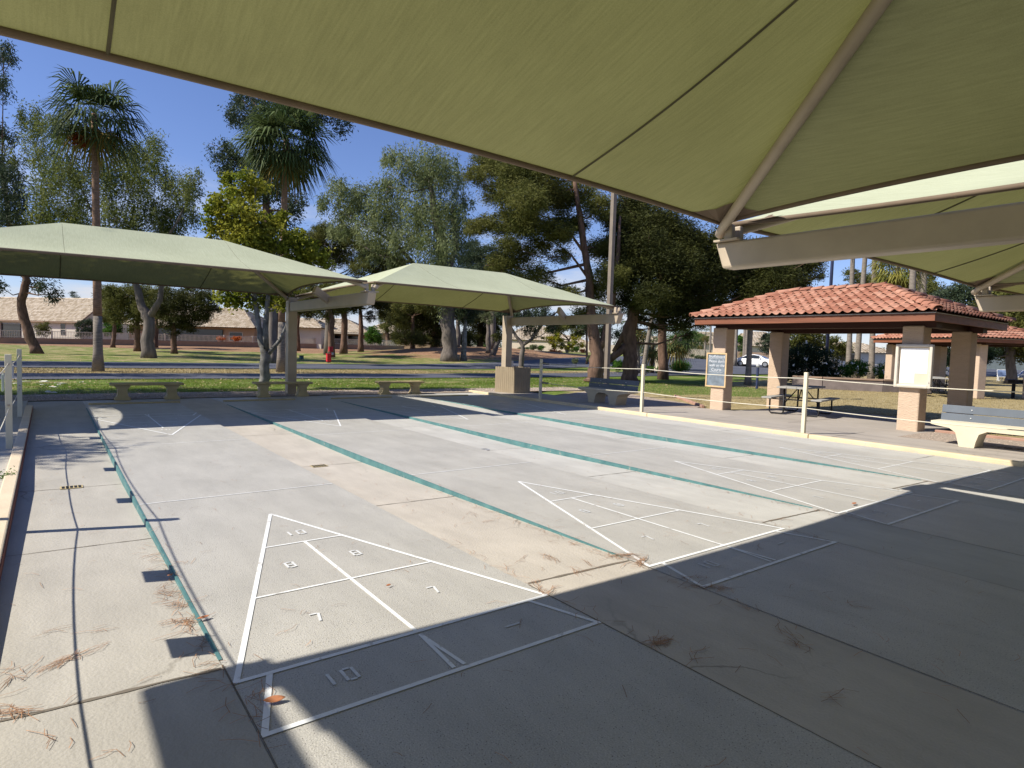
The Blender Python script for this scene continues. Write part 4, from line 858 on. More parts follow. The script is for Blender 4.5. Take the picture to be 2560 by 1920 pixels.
tree('big olive pine with reddish bare trunk behind the tan light pole', 1488, 31.7, [(1487, None, .50), (1492, 930, .40), (1490, 870, .34), (1478, 800, .24), (1474, 700, .21), (1460, 620, .18), (1450, 540, .15), (1436, 450, .10)],
     [(1215, 415, 44), (1260, 425, 50), (1310, 410, 50), (1190, 440, 26), (1360, 440, 55), (1240, 480, 40), (1300, 490, 60), (1210, 560, 34), (1255, 555, 44), (1320, 560, 54), (1180, 570, 24), (1390, 500, 55), (1400, 570, 50), (1455, 480, 44), (1500, 520, 44), (1290, 645, 48), (1250, 660, 36), (1340, 690, 40), (1400, 640, 26), (1500, 620, 40), (1530, 690, 46), (1490, 730, 34), (1400, 730, 26), (1440, 560, 34), (1270, 610, 30), (1345, 620, 34), (1420, 740, 30), (1460, 780, 24)],
     F_pine, M_pbark, .17, .035, 2.0, -.1, 0, limbs=([(1490, 880, .26), (1510, 850, .2), (1530, 760, .17), (1545, 640, .12), (1550, 540, .06)], [(1474, 700, .08), (1430, 640, .05), (1380, 600, .03)], [(1465, 640, .08), (1410, 560, .05), (1330, 530, .03)]), name='pine_tree', clump=.19, nper=70, squash=.7, depth=1.)
tree('very dark dense pine filling the sky left of the pavilion roof', 1577, 33.5, [(1577, None, .46), (1575, 900, .40), (1572, 840, .36), (1590, 760, .3), (1620, 690, .26), (1660, 620, .18)],
     [(1590, 520, 50), (1560, 560, 46), (1640, 560, 60), (1700, 590, 60), (1620, 630, 70), (1680, 660, 70), (1740, 620, 60), (1760, 690, 70), (1820, 650, 60), (1840, 700, 60), (1900, 670, 55), (1890, 730, 50), (1950, 690, 50), (2000, 650, 46), (1980, 715, 36), (2030, 670, 30), (1960, 640, 40), (1560, 680, 50), (1580, 740, 45), (1640, 740, 55), (1700, 750, 50), (1610, 600, 50), (1780, 740, 40), (1740, 780, 28), (1700, 810, 24), (1660, 790, 30), (1530, 620, 36), (1810, 600, 44), (1850, 750, 18), (1920, 745, 16), (1965, 735, 18), (2010, 700, 16), (2045, 650, 16), (2050, 690, 10), (1540, 600, 24), (1560, 500, 30), (1530, 540, 26), (1640, 820, 12), (1720, 835, 12), (1760, 810, 14), (1600, 800, 16)],
     F_pined, M_pbark, .19, .04, 2.2, .1, .25, limbs=([(1572, 860, .26), (1535, 890, .2), (1520, 905, .16)], [(1590, 780, .22), (1640, 740, .2), (1700, 660, .14), (1780, 640, .08)], [(1535, 880, .14), (1580, 800, .17), (1600, 720, .12)]), name='pine_tree', clump=.2, nper=70, squash=.75, depth=1.)
tree('olive green feathery pine branch mass over the dark pine', 1660, 38, [(1652, None, .3), (1655, 800, .25), (1650, 650, .18)], [(1600, 545, 34), (1700, 610, 30), (1720, 730, 30), (1560, 600, 30), (1680, 700, 26), (1690, 770, 24), (1750, 770, 22), (1570, 700, 28)], F_pine, M_pbark, .18, .04, 1.6, -.1, 0, name='pine_tree', nper=70)
# small Y shaped tree beyond the road
tree('small dark Y forked tree with drooping leaves on the mulch bed', 1304, 50, [(1304, None, .24), (1306, 880, .2), (1307, 862, .19), (1290, 840, .13), (1275, 815, .11), (1268, 780, .08)],
     [(1285, 795, 16), (1310, 800, 18), (1335, 800, 18), (1355, 790, 20), (1375, 800, 16), (1390, 800, 16), (1320, 825, 12), (1340, 822, 10), (1270, 780, 22), (1300, 775, 24), (1350, 770, 22), (1380, 820, 10), (1325, 780, 20)], F_eucd, M_bark, .2, .06, 1.2, .9, .7, limbs=([(1307, 862, .16), (1330, 848, .13), (1352, 815, .12), (1372, 795, .09), (1395, 778, .06)],), name='forked_tree')
tree('green and yellow blooming tree in front of the cream wall', 1418, 92, [(1420, None, .22), (1414, 868, .16), (1405, 860, .1)], [(1370, 850, 14), (1385, 862, 12), (1400, 855, 12), (1420, 862, 12), (1440, 855, 13), (1455, 862, 10), (1390, 842, 12), (1410, 868, 8)], F_yel, M_bark, .3, .14, 1.3, .1, 0, name='flowering_tree')
tree('bushy olive tree above the yellow blooming tree', 1420, 104, [(1424, None, .25), (1422, 850, .2)], [(1400, 815, 22), (1425, 810, 20), (1440, 830, 18), (1395, 838, 14), (1450, 820, 16), (1380, 805, 16), (1375, 825, 12)], F_pine, M_pbark, .34, .12, 1.2, 0, 0)
tree('dark tree on a thin bare trunk right of the yellow tree', 1468, 62, [(1468, None, .12), (1467, 850, .1), (1466, 800, .08)], [(1465, 800, 24), (1480, 830, 16), (1450, 830, 12), (1490, 800, 16), (1440, 810, 14)], F_pined, M_pbark, .24, .08, 1.5, 0, 0)
# pines in the middle distance
def mid(label, u, D, r, vtop, bl, m=None, bark=None, **k):
    return tree(label, u, D, [(u, None, r), (u+random.uniform(-4, 4), vtop+40, r*.8), (u+random.uniform(-6, 6), vtop, r*.5)], bl, m or F_pined, bark or M_pbark, .26, .06, k.pop('dens', 1.1), 0, 0, name=k.pop('name', 'pine_tree'), nper=60, **k)
mid('dark pine over the left house with short dark trunk', 343, 63, .32, 780, [(300, 745, 30), (335, 735, 36), (320, 775, 30), (360, 770, 30), (280, 770, 24), (300, 800, 20), (350, 800, 24), (270, 730, 26), (330, 820, 14)], F_pine)
mid('dark round pine shading the middle house roof', 436, 60, .3, 790, [(430, 750, 36), (470, 745, 36), (510, 755, 34), (400, 770, 28), (460, 790, 30), (500, 790, 26), (440, 820, 24), (530, 770, 20), (415, 810, 20), (480, 815, 18)])
mid('pine trunk beside the red marker, leftmost of three in a row', 828, 62, .36, 760, [(800, 760, 30), (830, 730, 40), (770, 750, 26), (815, 790, 20), (790, 720, 30), (840, 770, 26)], F_pine)
mid('reddish pine trunk, middle of three in a row', 859, 70, .40, 760, [(860, 740, 34), (885, 760, 26), (850, 770, 26), (880, 720, 34)])
mid('thin pine, rightmost of three in a row, with airy branches', 902, 74, .34, 770, [(905, 740, 30), (930, 750, 28), (950, 760, 26), (925, 790, 18), (890, 760, 22), (955, 785, 14), (920, 720, 34)], F_pined, dens=.8)
mid('wide dark pine on the left slope of the mound', 1085, 84, .5, 780, [(990, 780, 34), (1030, 770, 40), (1060, 800, 40), (1010, 810, 34), (1040, 840, 30), (1085, 790, 36), (1000, 845, 20), (1090, 830, 30), (985, 750, 30), (1060, 750, 36), (1090, 860, 18)], F_pined)
mid('light olive pine in front of the wide dark one', 1032, 78, .3, 790, [(1010, 800, 24), (1040, 845, 22), (1010, 850, 18), (1060, 760, 28), (1000, 770, 24), (1085, 765, 24), (1060, 850, 18)], F_pine)
mid('pale barked tree with slim trunk right of the thick eucalyptus trunk', 1160, 61, .30, 800, [(1160, 790, 26), (1180, 770, 26), (1150, 770, 22)], F_eucd, M_wbark, name='eucalyptus_tree')
mid('grey trunk behind the slim pale tree on the mound', 1142, 76, .42, 800, [(1150, 780, 26), (1120, 790, 20), (1170, 800, 20)], F_pined, M_bark)
mid('broad dark pine right of the mound trees', 1200, 88, .5, 770, [(1180, 790, 36), (1215, 780, 40), (1240, 800, 34), (1200, 830, 34), (1230, 840, 28), (1170, 845, 26), (1250, 770, 34), (1190, 760, 34)], F_pined)
mid('grey dead looking tree with bare crown beside the right steel column', 1222, 70, .34, 800, [(1220, 805, 16), (1232, 790, 14), (1212, 790, 12)], F_sage, M_bark, name='bare_tree', dens=.5)
tree('pale leaning trunk low behind the right steel column', 1232, 68, [(1234, None, .34), (1240, 868, .28), (1248, 850, .2)], [(1235, 845, 12), (1250, 835, 12)], F_pine, M_bark, .26, .07)
mid('dark grey conifer standing behind the left house roof', 210, 128, .3, 770, [(182, 735, 8), (190, 750, 12), (196, 765, 14), (205, 778, 14), (215, 785, 14), (200, 790, 14), (185, 790, 12)], F_eucd)
mid('olive tree between the left palm and the forked eucalyptus', 282, 72, .26, 780, [(270, 740, 24), (258, 760, 20), (290, 760, 26), (270, 790, 22), (300, 790, 20), (255, 800, 12)], F_pine)
def crown_tree(label, x, y, blobs, m, bark, Ln, Wd):
    t = thing('eucalyptus_tree', (x, y, 0), label, 'tree'); mb = MB(); mb.tube([(0, 0, -.1), (.1, 0, 3), (-.1, .2, 6), (.2, 0, 9)], [.4, .32, .24, .14], 10)
    for b in blobs: mb.tube([(0, .1, 5), ((b[0]-x)*.5, (b[1]-y)*.5, b[2]*.75), (b[0]-x, b[1]-y, b[2])], [.14, .1, .04], 6)
    mb.build('trunk', bark, t, smooth=True); V, Fc = leaf_cloud([(b[0]-x, b[1]-y, b[2], b[3]) for b in blobs], 1., Ln, Wd, .4, .25, 26, .9, .5, .2); npmesh('crown', V, Fc, m, t)
crown_tree('eucalyptus beyond the left edge whose shade falls on the far left canopy', -12, 19.5, [(-11.5, 18.6, 11, 2.2), (-9.2, 18.4, 11.4, 1.9), (-7.4, 18.3, 11.6, 1.7), (-10.4, 20.5, 10, 2.3), (-8, 20.6, 10.4, 2.0), (-13, 20, 10, 2.2), (-6.5, 19.6, 12.5, 1.4), (-14.4, 18.2, 11, 1.8), (-10.7, 10.7, 8, 1.2), (-10.9, 11.3, 8.2, 1.2), (-10.4, 10.9, 7.6, 1.0)], F_eucd, M_bark, .22, .08)
crown_tree('tall eucalyptus beyond the left edge whose shade falls on the path', -13, 36, [(-8, 31.6, 14, 1.5), (-11, 31, 12.5, 1.5), (-6.8, 31.9, 15, 1.3), (-13.5, 31, 12, 1.5), (-11, 43, 14, 2.4), (-14, 43, 13.5, 2.6), (-8.5, 44, 15.5, 2.4), (-17, 41.5, 12, 2.4), (-20, 42, 12, 2.6)], F_eucd, M_bark, .26, .1)
mid('broad olive tree showing above the gap between the two far canopies', 820, 68, .4, 700, [(745, 620, 26), (775, 600, 30), (810, 580, 30), (845, 590, 34), (880, 600, 34), (915, 625, 32), (950, 640, 32), (985, 650, 28), (800, 630, 36), (850, 640, 36), (900, 660, 36), (950, 675, 30), (760, 650, 30), (1000, 670, 24)], F_pine, M_bark, name='tree')
mid('dark evergreen between the thick eucalyptus and the big pine', 1230, 74, .4, 740, [(1180, 620, 26), (1205, 640, 34), (1235, 660, 34), (1190, 680, 34), (1225, 700, 36), (1260, 690, 30), (1170, 650, 24), (1290, 700, 26), (1230, 620, 20), (1250, 740, 26)], F_eucd, M_bark, name='tree')
mid('dark evergreen low behind the light pole', 1512, 48, .3, 800, [(1500, 780, 22), (1480, 800, 22), (1530, 800, 22), (1510, 830, 22), (1545, 840, 18), (1460, 820, 14), (1540, 760, 22)], F_eucd, M_bark, name='tree')
mid('olive pine between the forked eucalyptus and the round dark pine', 388, 76, .3, 780, [(380, 740, 26), (400, 725, 28), (372, 770, 20), (400, 780, 22), (420, 790, 18)], F_pine)
mid('dark tree behind the middle steel column', 745, 78, .3, 780, [(735, 735, 26), (760, 740, 28), (790, 745, 26), (750, 770, 24), (775, 785, 20), (735, 780, 18)], F_pined)
mid('olive tree behind the low house with patio posts', 970, 118, .4, 780, [(960, 790, 20), (980, 800, 20), (1000, 815, 18), (965, 820, 16), (990, 840, 16), (1010, 840, 14)], F_pine)
# shrubs
def shrub(label, u, D, blobs, m, Ln=.12, Wd=.06, dens=2., name='shrub', flowers=0, group=None, hang=0.):
    base = PD(u, D); t = thing(name, base, label, 'shrub', group); px = D/F; B = []
    for (a, b, r) in blobs:
        c = AD(a, b, D+rng.uniform(-.3, .3)*r*px)-base; B.append((*c, r*px))
    V, Fc = leaf_cloud(B, dens, Ln, Wd, .05, .16, 24, .9, hang, -.05); npmesh('foliage', V, Fc, m, t)
    mb = MB()
    for c in B: mb.tube([(c[0]*.3, c[1]*.3, -.05), (c[0]*.7, c[1]*.7, max(.0, c[2]*.6)), (c[0], c[1], c[2])], [min(.035, c[3]*.06), min(.025, c[3]*.05), min(.01, c[3]*.03)], 5)
    mb.build('stems', M_bark, t)
    if flowers:
        P = []
        for c in B:
            k = int(flowers*c[3]**2); d = rng.normal(size=(k, 3)); d /= np.linalg.norm(d, axis=1)[:, None]; P.append(np.array(c[:3])+d*c[3]*1.02)
        P = np.concatenate(P); P = P[P[:, 2] > .2]; Vv = np.concatenate([P+rng.normal(size=P.shape)*.05 for _ in range(5)]); 
        V, Fc = leaf_cloud([(0, 0, 0, .1)], .1, .1, .1, nper=2); n = len(Vv); d = rng.normal(size=(n, 3)); d /= np.linalg.norm(d, axis=1)[:, None]; s = np.cross(d, rng.normal(size=(n, 3))); s /= np.linalg.norm(s, axis=1)[:, None]
        V = np.stack([Vv-d*.06, Vv+s*.06, Vv+d*.06, Vv-s*.06], 1).reshape(-1, 3); npmesh('flowers', V, np.arange(n*4).reshape(-1, 4), M_flower, t)
    return t
shrub('very dark oleander with scattered white flowers between the pavilion columns', 2025, 36, [(1975, 900, 26), (2010, 890, 34), (2050, 900, 34), (1990, 930, 28), (2040, 935, 30), (2075, 920, 24), (2085, 945, 18), (1965, 935, 16)], F_dbush, .13, .05, 2.2, flowers=11, name='oleander_shrub')
shrub('round dark green tree crown above the white flowered oleander', 2020, 52, [(1990, 840, 30), (2020, 835, 34), (2045, 850, 26), (1975, 865, 20), (2000, 870, 24), (2040, 870, 20)], F_pine, .2, .08, 1.6, name='dense_shrub')
shrub('olive shrub on bare stems right of the round dark crown', 2100, 56, [(2090, 860, 20), (2110, 870, 18), (2080, 880, 16), (2110, 885, 18), (2070, 850, 14)], F_pine, .2, .08, 1.4, name='dense_shrub')
shrub('bright green oleander hedge with white blooms left under the far pavilion', 2140, 36, [(2110, 925, 14), (2130, 918, 16), (2150, 915, 18), (2155, 930, 14), (2125, 935, 12), (2200, 930, 16), (2215, 920, 14), (2210, 945, 12)], F_bush, .12, .05, 2.4, flowers=26, name='oleander_shrub')
shrub('green shrub with white blooms behind the right column of the near pavilion', 2345, 38, [(2335, 880, 18), (2350, 900, 20), (2330, 910, 18), (2345, 930, 18), (2405, 880, 16), (2415, 900, 14), (2400, 920, 16), (2360, 870, 14)], F_dbush, .12, .05, 2.2, flowers=9, name='oleander_shrub')
shrub('low rounded bush on the asphalt edge left of the chalkboard', 1700, 52, [(1688, 917, 13), (1700, 912, 15), (1712, 917, 13), (1700, 922, 12)], F_bush, .12, .04, 3.2, name='round_bush')
shrub('bright round green bush behind the fence right of the low house', 930, 94, [(925, 835, 14), (932, 826, 14), (940, 840, 14), (925, 848, 13), (945, 850, 12)], F_bush, .22, .1, 2., name='round_bush')
shrub('bright green bush left of the forked trunk behind the fence', 283, 92, [(275, 812, 14), (290, 808, 14), (280, 826, 14), (295, 825, 12), (268, 828, 10)], F_bush, .22, .1, 2., name='round_bush')
shrub('tall dark cypress hedge between the left house and the left palm', 212, 88, [(200, 812, 10), (214, 808, 10), (226, 806, 10), (205, 828, 11), (220, 828, 12), (232, 822, 10), (198, 838, 8)], F_eucd, .2, .08, 2.2, name='hedge')
shrub('spiky olive bush in front of the left house window', 110, 88, [(100, 818, 12), (115, 815, 12), (108, 830, 12), (122, 830, 8), (95, 832, 8)], F_pine, .26, .06, 1.2, name='spiky_bush')
shrub('orange blooming shrub behind the fence, left of the pair', 554, 88, [(550, 846, 6), (560, 847, 5)], F_orange, .14, .1, 4., name='blooming_shrub', group='orange shrubs behind the fence')
shrub('orange blooming shrub behind the fence, right of the pair', 592, 88, [(586, 846, 7), (597, 847, 6)], F_orange, .14, .1, 4., name='blooming_shrub', group='orange shrubs behind the fence')
for k, (u, v, r, m, lb, D) in enumerate(((1333, 868, 8, F_sage, 'pale sage bush against the cream wall, largest of the row', 108), (1352, 870, 7, F_bush, 'green bush with pale blooms next right of the big sage bush', 108), (1300, 872, 5, F_sage, 'small sage ball bush left of the forked tree trunk', 104), (1318, 872, 4.5, F_sage, 'small sage ball bush right of the forked tree trunk', 104), (1382, 880, 8, F_red, 'wide low maroon shrub at the lawn edge, left half', 84), (1396, 881, 7, F_red, 'wide low maroon shrub at the lawn edge, right half', 84), (1440, 872, 7, F_bush, 'green white blooming bush right of the yellow tree', 100), (1457, 878, 6, F_red, 'dark round maroon bush right of the yellow tree', 96), (1430, 876, 5, F_sage, 'grey sage bush by the yellow tree trunk', 100), (1215, 868, 8, F_bush, 'round green bush behind the mound', 98), (1478, 896, 10, F_sage, 'scruffy sage clump by the bare pine trunk', 60), (1440, 903, 6, F_sage, 'lone grey agave like shrub on the mulch', 56),
        (1655, 925, 10, F_bush, 'bright green groundcover bush right of the dark pine trunk', 46), (1620, 922, 8, F_bush, 'bright green groundcover bush behind the dark pine trunk', 46), (1545, 912, 14, F_bush, 'bright green bush between the two pine trunks', 48), (1730, 889, 4, F_sage, 'small desert shrub below the cream wall, left', 100), (1743, 893, 6, F_sage, 'desert shrub below the cream wall, middle', 96), (1757, 894, 6, F_sage, 'desert shrub below the cream wall, right', 96), (1835, 900, 5, F_sage, 'dry shrub behind the white car', 90), (1663, 880, 8, F_red, 'red blooming bush by the wall behind the leaning palm', 92))):
    px = 1; shrub(lb, u, D, [(u-r*.5, v, r*.8), (u+r*.5, v-1, r*.85), (u, v+1, r*.9)], m, .16, .07, 3.)
# palms to the right
palm('leaning slim palm trunk right of the dark pine', 1610, 44, 640, .17, 60, lean_u=1662, seed=21, bark=M_palmg, n=20, dense=12)
palm('short slim palm trunk behind the leaning one', 1598, 48, 800, .16, 55, lean_u=1590, seed=22, bark=M_palmg, n=18, dense=12)
palm('small fan palm with leaning dark trunk near the round bush', 1660, 46, 838, .16, 62, lean_u=1690, seed=23, bark=M_pbark, n=28, dense=12)
palm('small fan palm with grey trunk behind the round bush', 1699, 56, 842, .25, 45, seed=24, bark=M_palmg, n=26, dense=12)
palm('palm tuft half hidden behind the slim trunks', 1632, 50, 860, .15, 48, seed=25, bark=M_pbark, n=26, dense=12)
palm('distant fan palm above the cream wall, first', 1733, 118, 848, .2, 20, seed=26, bark=M_palmg, n=22, dense=8)
palm('distant fan palm with yellow skirt above the cream wall, second', 1750, 112, 856, .2, 22, seed=27, bark=M_palmg, n=22, dense=8)
palm('distant tall fan palm left of the near pavilion column', 1762, 108, 832, .2, 22, lean_u=1764, seed=28, bark=M_palmg, n=20, dense=8)
palm('distant thin palm trunk beside the pavilion column', 1775, 100, 700, .16, 20, lean_u=1779, seed=29, bark=M_palmg, n=14, dense=8)
palm('thin leaning palm trunk just right of the left pavilion column', 1838, 70, 640, .2, 40, lean_u=1850, seed=30, bark=M_palmg, n=14, dense=8)
palm('thin palm trunk, left of the close pair between pavilion columns', 1860, 86, 640, .2, 30, lean_u=1866, seed=31, bark=M_palmg, n=14, dense=8)
palm('thin palm trunk, right of the close pair between pavilion columns', 1865, 80, 640, .2, 30, lean_u=1876, seed=32, bark=M_palmg, n=14, dense=8)
palm('thick palm trunk in front of the white car', 1873, 34, 640, .155, 60, lean_u=1884, seed=33, bark=M_palmg, n=18, dense=10)
palm('small fan palm behind the white car', 1860, 92, 872, .2, 22, seed=34, bark=M_palmg, n=18, dense=8)
for k, (u, lu, D, vt, r, cr_) in enumerate(((1957, 1962, 62, 600, .22, 50), (1965, 1974, 62, 620, .2, 46), (2122, 2135, 44, 560, .19, 60), (2143, 2172, 50, 520, .22, 60), (2180, 2188, 48, 540, .22, 60), (2272, 2288, 40, 560, .24, 60), (2288, 2300, 46, 590, .2, 50), (2298, 2318, 44, 560, .23, 60), (2238, 2242, 60, 690, .2, 50))):
    palm('palm trunk of the grove behind the near pavilion roof, %s from the left' % ('first', 'second', 'third', 'fourth', 'fifth', 'sixth', 'seventh', 'eighth', 'ninth')[k], u, D, vt, r, cr_, lean_u=lu, seed=40+k, bark=M_palmg, n=18, dense=10)
palm('golden green fan palm crown above the pavilion roof', 2245, 42, 668, .22, 66, seed=60, n=60, dense=16, bark=M_palmg, gold=True)
tree('soft olive tree behind the pavilion roof with the palm grove', 2260, 74, [(2262, None, .4), (2260, 760, .3)], [(2140, 690, 24), (2160, 710, 26), (2190, 700, 26), (2110, 720, 16), (2250, 720, 30), (2310, 680, 30), (2330, 640, 30), (2320, 720, 30), (2200, 730, 26), (2300, 730, 26), (2350, 720, 20)], F_pine, M_bark, .3, .09, .9)
tree('grey green tree filling the gap right of the pavilion roof', 2400, 66, [(2400, None, .4), (2398, 800, .3)], [(2350, 745, 30), (2385, 735, 26), (2410, 720, 30), (2440, 740, 30), (2380, 770, 26), (2430, 770, 30), (2400, 800, 30), (2450, 800, 30), (2360, 780, 24)], F_eucd, M_bark, .3, .09, 1.1, .4, .3)
tree('large olive tree at the right edge behind the far pavilion', 2530, 48, [(2530, None, .4), (2528, 860, .3)], [(2470, 760, 34), (2500, 740, 34), (2540, 730, 40), (2480, 800, 36), (2520, 790, 44), (2560, 780, 40), (2500, 840, 36), (2550, 840, 40), (2470, 840, 28), (2520, 880, 30), (2590, 800, 60), (2460, 870, 24), (2560, 880, 30), (2600, 860, 50)], F_pine, M_bark, .24, .09, 1.3)
shrub('dark hedge in the shade behind the far pavilion', 2430, 44, [(2440, 880, 22), (2460, 890, 22), (2480, 880, 20), (2420, 900, 20), (2385, 900, 18), (2370, 890, 18)], F_dbush, .14, .06, 2.)
tree('clipped round dark tree on three stems far behind the oleander', 2088, 66, [(2088, None, .14), (2090, 905, .1), (2096, 895, .08)], [(2080, 880, 13), (2095, 876, 14), (2108, 882, 12), (2118, 888, 8)], F_pine, M_bark, .2, .08, 2.)
tree('green tree between the pavilion columns left of the tan column', 1925, 88, [(1925, None, .3), (1925, 870, .2)], [(1915, 850, 16), (1905, 862, 12), (1925, 840, 16), (1918, 875, 12), (1935, 860, 14)], F_eucd, M_bark, .24, .1, 1.6)
tree('bright green desert tree behind the distant palms', 1840, 116, [(1850, None, .3), (1850, 870, .2)], [(1845, 850, 14), (1860, 856, 12), (1838, 862, 10), (1855, 868, 10)], F_bush, M_bark, .3, .12, 1.4)
tree('bright green tree above the cream wall', 1715, 124, [(1718, None, .3), (1716, 860, .2)], [(1690, 850, 18), (1710, 846, 20), (1730, 842, 20), (1745, 850, 16), (1700, 866, 14), (1725, 864, 14), (1760, 845, 14)], F_bush, M_bark, .3, .12, 1.4)
# far wood along the horizon, nobody could count these
B = []
for u in np.arange(-300, 2900, 13):
    D = random.uniform(150, 190); v0 = 876+(u-1280)*.0314; h = random.uniform(4, 17)+(10 if 2200 < u < 2600 else 0)+(6 if 1480 < u < 1700 else 0)
    c = AD(u, v0-h*.4, D); B.append((c[0], c[1], c[2], (h+8)*D/F))
V, Fc = leaf_cloud(B, .35, .7, .3, .1, .5, 22, 1., 0, -1); tag(npmesh('distant_wood', V, Fc, F_eucd), 'line of far trees on the horizon', 'trees', kind='stuff')
# ------------------------------------------------------------------ houses, walls, fence
def frame_thing(name, u, D, label, cat, rz=0., group=None): return thing(name, PD(u, D), label, cat, group, -YAW+rz)
def window(t, x, z, w_, h, y, frame=M_frame):
    f = MB(); q = .06
    f.box(x-w_/2-q, x+w_/2+q, y-.05, y+.02, z-q, z); f.box(x-w_/2-q, x+w_/2+q, y-.05, y+.02, z+h, z+h+q); f.box(x-w_/2-q, x-w_/2, y-.05, y+.02, z, z+h); f.box(x+w_/2, x+w_/2+q, y-.05, y+.02, z, z+h); f.box(x-w_/2, x+w_/2, y-.04, y+.01, z+h*.48, z+h*.52)
    o = f.build('window', frame, t); MB().box(x-w_/2, x+w_/2, y-.02, y+.01, z, z+h).build('pane', M_glass, o)
def gable_house(t, x0, x1, y0, y1, eave, ridge, wall, over=.5, rake=True):
    MB().box(x0, x1, y0, y1, -.6, eave).build('wall', wall, t); ym = (y0+y1)/2
    mb = MB(); mb.prism([(y0, eave), (y1, eave), (ym, ridge-.1)], x1-.12, x1-.02, 'x'); mb.build('gable_wall', wall, t)
    sl_ = (ridge-eave)/(ym-y0); ez = eave-over*sl_
    tiled('roof', [tile_face((x0-over, y0-over, ez+.1), (x1+over, y0-over, ez+.1), (x1+over, ym, ridge+.1), (x0-over, ym, ridge+.1), .36, .42, .06, .05, 4), tile_face((x1+over, y1+over, ez+.1), (x0-over, y1+over, ez+.1), (x0-over, ym, ridge+.1), (x1+over, ym, ridge+.1), .5, .6, .06, .05, 3)], M_htile, t)
    mb = MB(); mb.add([(x0-over, y0-over, ez+.07), (x1+over, y0-over, ez+.07), (x1+over, ym, ridge+.07), (x0-over, ym, ridge+.07), (x0-over, y1+over, ez+.07), (x1+over, y1+over, ez+.07)], [(0, 1, 2, 3), (3, 2, 5, 4)]); mb.build('roof_deck', M_hedge, t)
    mb = MB(); mb.bar((x0-over, y0-over, ez), (x1+over, y0-over, ez), .08, .2); mb.bar((x1+over, y0-over, ez+.0), (x1+over, ym, ridge), .08, .22); mb.bar((x1+over, y1+over, ez), (x1+over, ym, ridge), .08, .22); mb.build('fascia', M_hedge, t)
    tiled('ridge_tiles', [ridge_caps((x0-over, ym, ridge+.12), (x1+over, ym, ridge+.12), .16, .45)], M_htile, t)
sc = lambda D: D/F
D = 92; t = frame_thing('house', 190, D, 'cream stucco house with tan tile gable roof at the left edge', 'house', rad(-14))
gable_house(t, -22, -.3, 1.0, 9.5, 3.25, 6.6, M_hwall)
for x in (-1.2,): MB()
window(t, -3.6, .9, .9, 1.7, 1.0)
for nm, x in (('patio_opening', -13.8), ('patio_opening', -18.2)): MB().box(x-1.9, x+1.9, .88, .995, .2, 2.4).build(nm, M_glass, t)
MB().box(-16.3, -15.7, .6, .9, 0, 2.6).build('patio_post', M_hwall, t)
for y in (3.6, 5.4):
    for z, h in ((.9, 1.3), (2.9, .6)): MB().box(-.31, -.255, y-.35, y+.35, z, z+h).build('window', M_glass, t)
D = 90; t = frame_thing('house', 530, D, 'tan house with hipped tile roof behind the dark round pine', 'house', rad(-6))
MB().box(-14, 5.9, 1.2, 10, -.6, 2.75).build('wall', M_hwall2, t); MB().box(-10.5, 1.0, 1.0, 1.19, .1, 2.4).build('patio_opening', M_glass, t); window(t, 3.0, .9, 2.0, 1.2, 1.2)
hip_roof(t, -14.6, 6.5, .2, 11, 2.8, (-10, 5.6, 5.75), (1.6, 5.6, 5.75), M_htile, .36, .42, .06, .05, 4, .16)
MB().box(6.45, 14, 6, 10, -.5, 3.2).build('wall', M_hwall, t); hip_roof(t, 6.3, 14.5, 5.0, 11, 3.2, (9, 8, 4.6), (12, 8, 4.6), M_htile, .5, .5, .06, .05, 3, .16)
D = 100; t = frame_thing('house', 830, D, 'low house with long tile roof and patio posts right of the middle steel column', 'house')
MB().box(-6, 5.2, 1.8, 9, -.6, 2.5).build('wall', M_hwall2, t); MB().box(-5, 4.6, 1.66, 1.79, .1, 2.1).build('patio_opening', M_glass, t)
for x in (-4.4, -2.2, 0., 2.2, 4.6): MB().box(x-.2, x+.2, .3, .7, -.3, 2.45).build('patio_post', M_hwall, t)
MB().box(-6.6, 6, .1, .25, 2.42, 2.66).build('fascia', M_cwall, t)
hip_roof(t, -6.6, 6.0, .26, 10, 2.68, (-3, 5, 4.9), (1.0, 5, 4.9), M_htile, .45, .5, .06, .05, 4, .16)
for (u, D, lb, w2, eh, rh) in ((1345, 132, 'distant house with tan gable roof and chimney behind the forked tree', 7.5, 2.2, 5.2), (1410, 140, 'distant low roof behind the yellow blooming tree', 6, 1.8, 3.6), (1775, 136, 'distant pinkish roof left of the near pavilion column', 5, 3.4, 6.0), (1905, 126, 'distant tan roofed house behind the white car', 5.5, 3, 6.), (2150, 110, 'distant small gabled house behind the green oleander hedge', 6, 2.2, 3.9), (1000, 128, 'distant tan tile roof glimpsed behind the bright round bush', 8, 3.2, 6.0), (1640, 118, 'distant pale roof glimpsed behind the slim palms', 4, 2.4, 3.8)):
    t = frame_thing('house', u, D, lb, 'house'); MB().box(-w2, w2, 0, 8, -1.5, eh).build('wall', M_hwall if u != 1000 else M_hwall2, t)
    hip_roof(t, -w2-.6, w2+.6, -.6, 8.6, eh, (-w2*.35, 4, rh), (w2*.35, 4, rh), M_htile, .6, .6, .07, .06, 3, .18)
    if u == 1345: MB().box(-1.2, -.2, 4.2, 5, rh-.8, rh+.9).build('chimney', M_hwall, t)
    MB().box(-w2*.6, -w2*.1, -.04, -.003, .6, 1.8).build('window', M_glass, t)
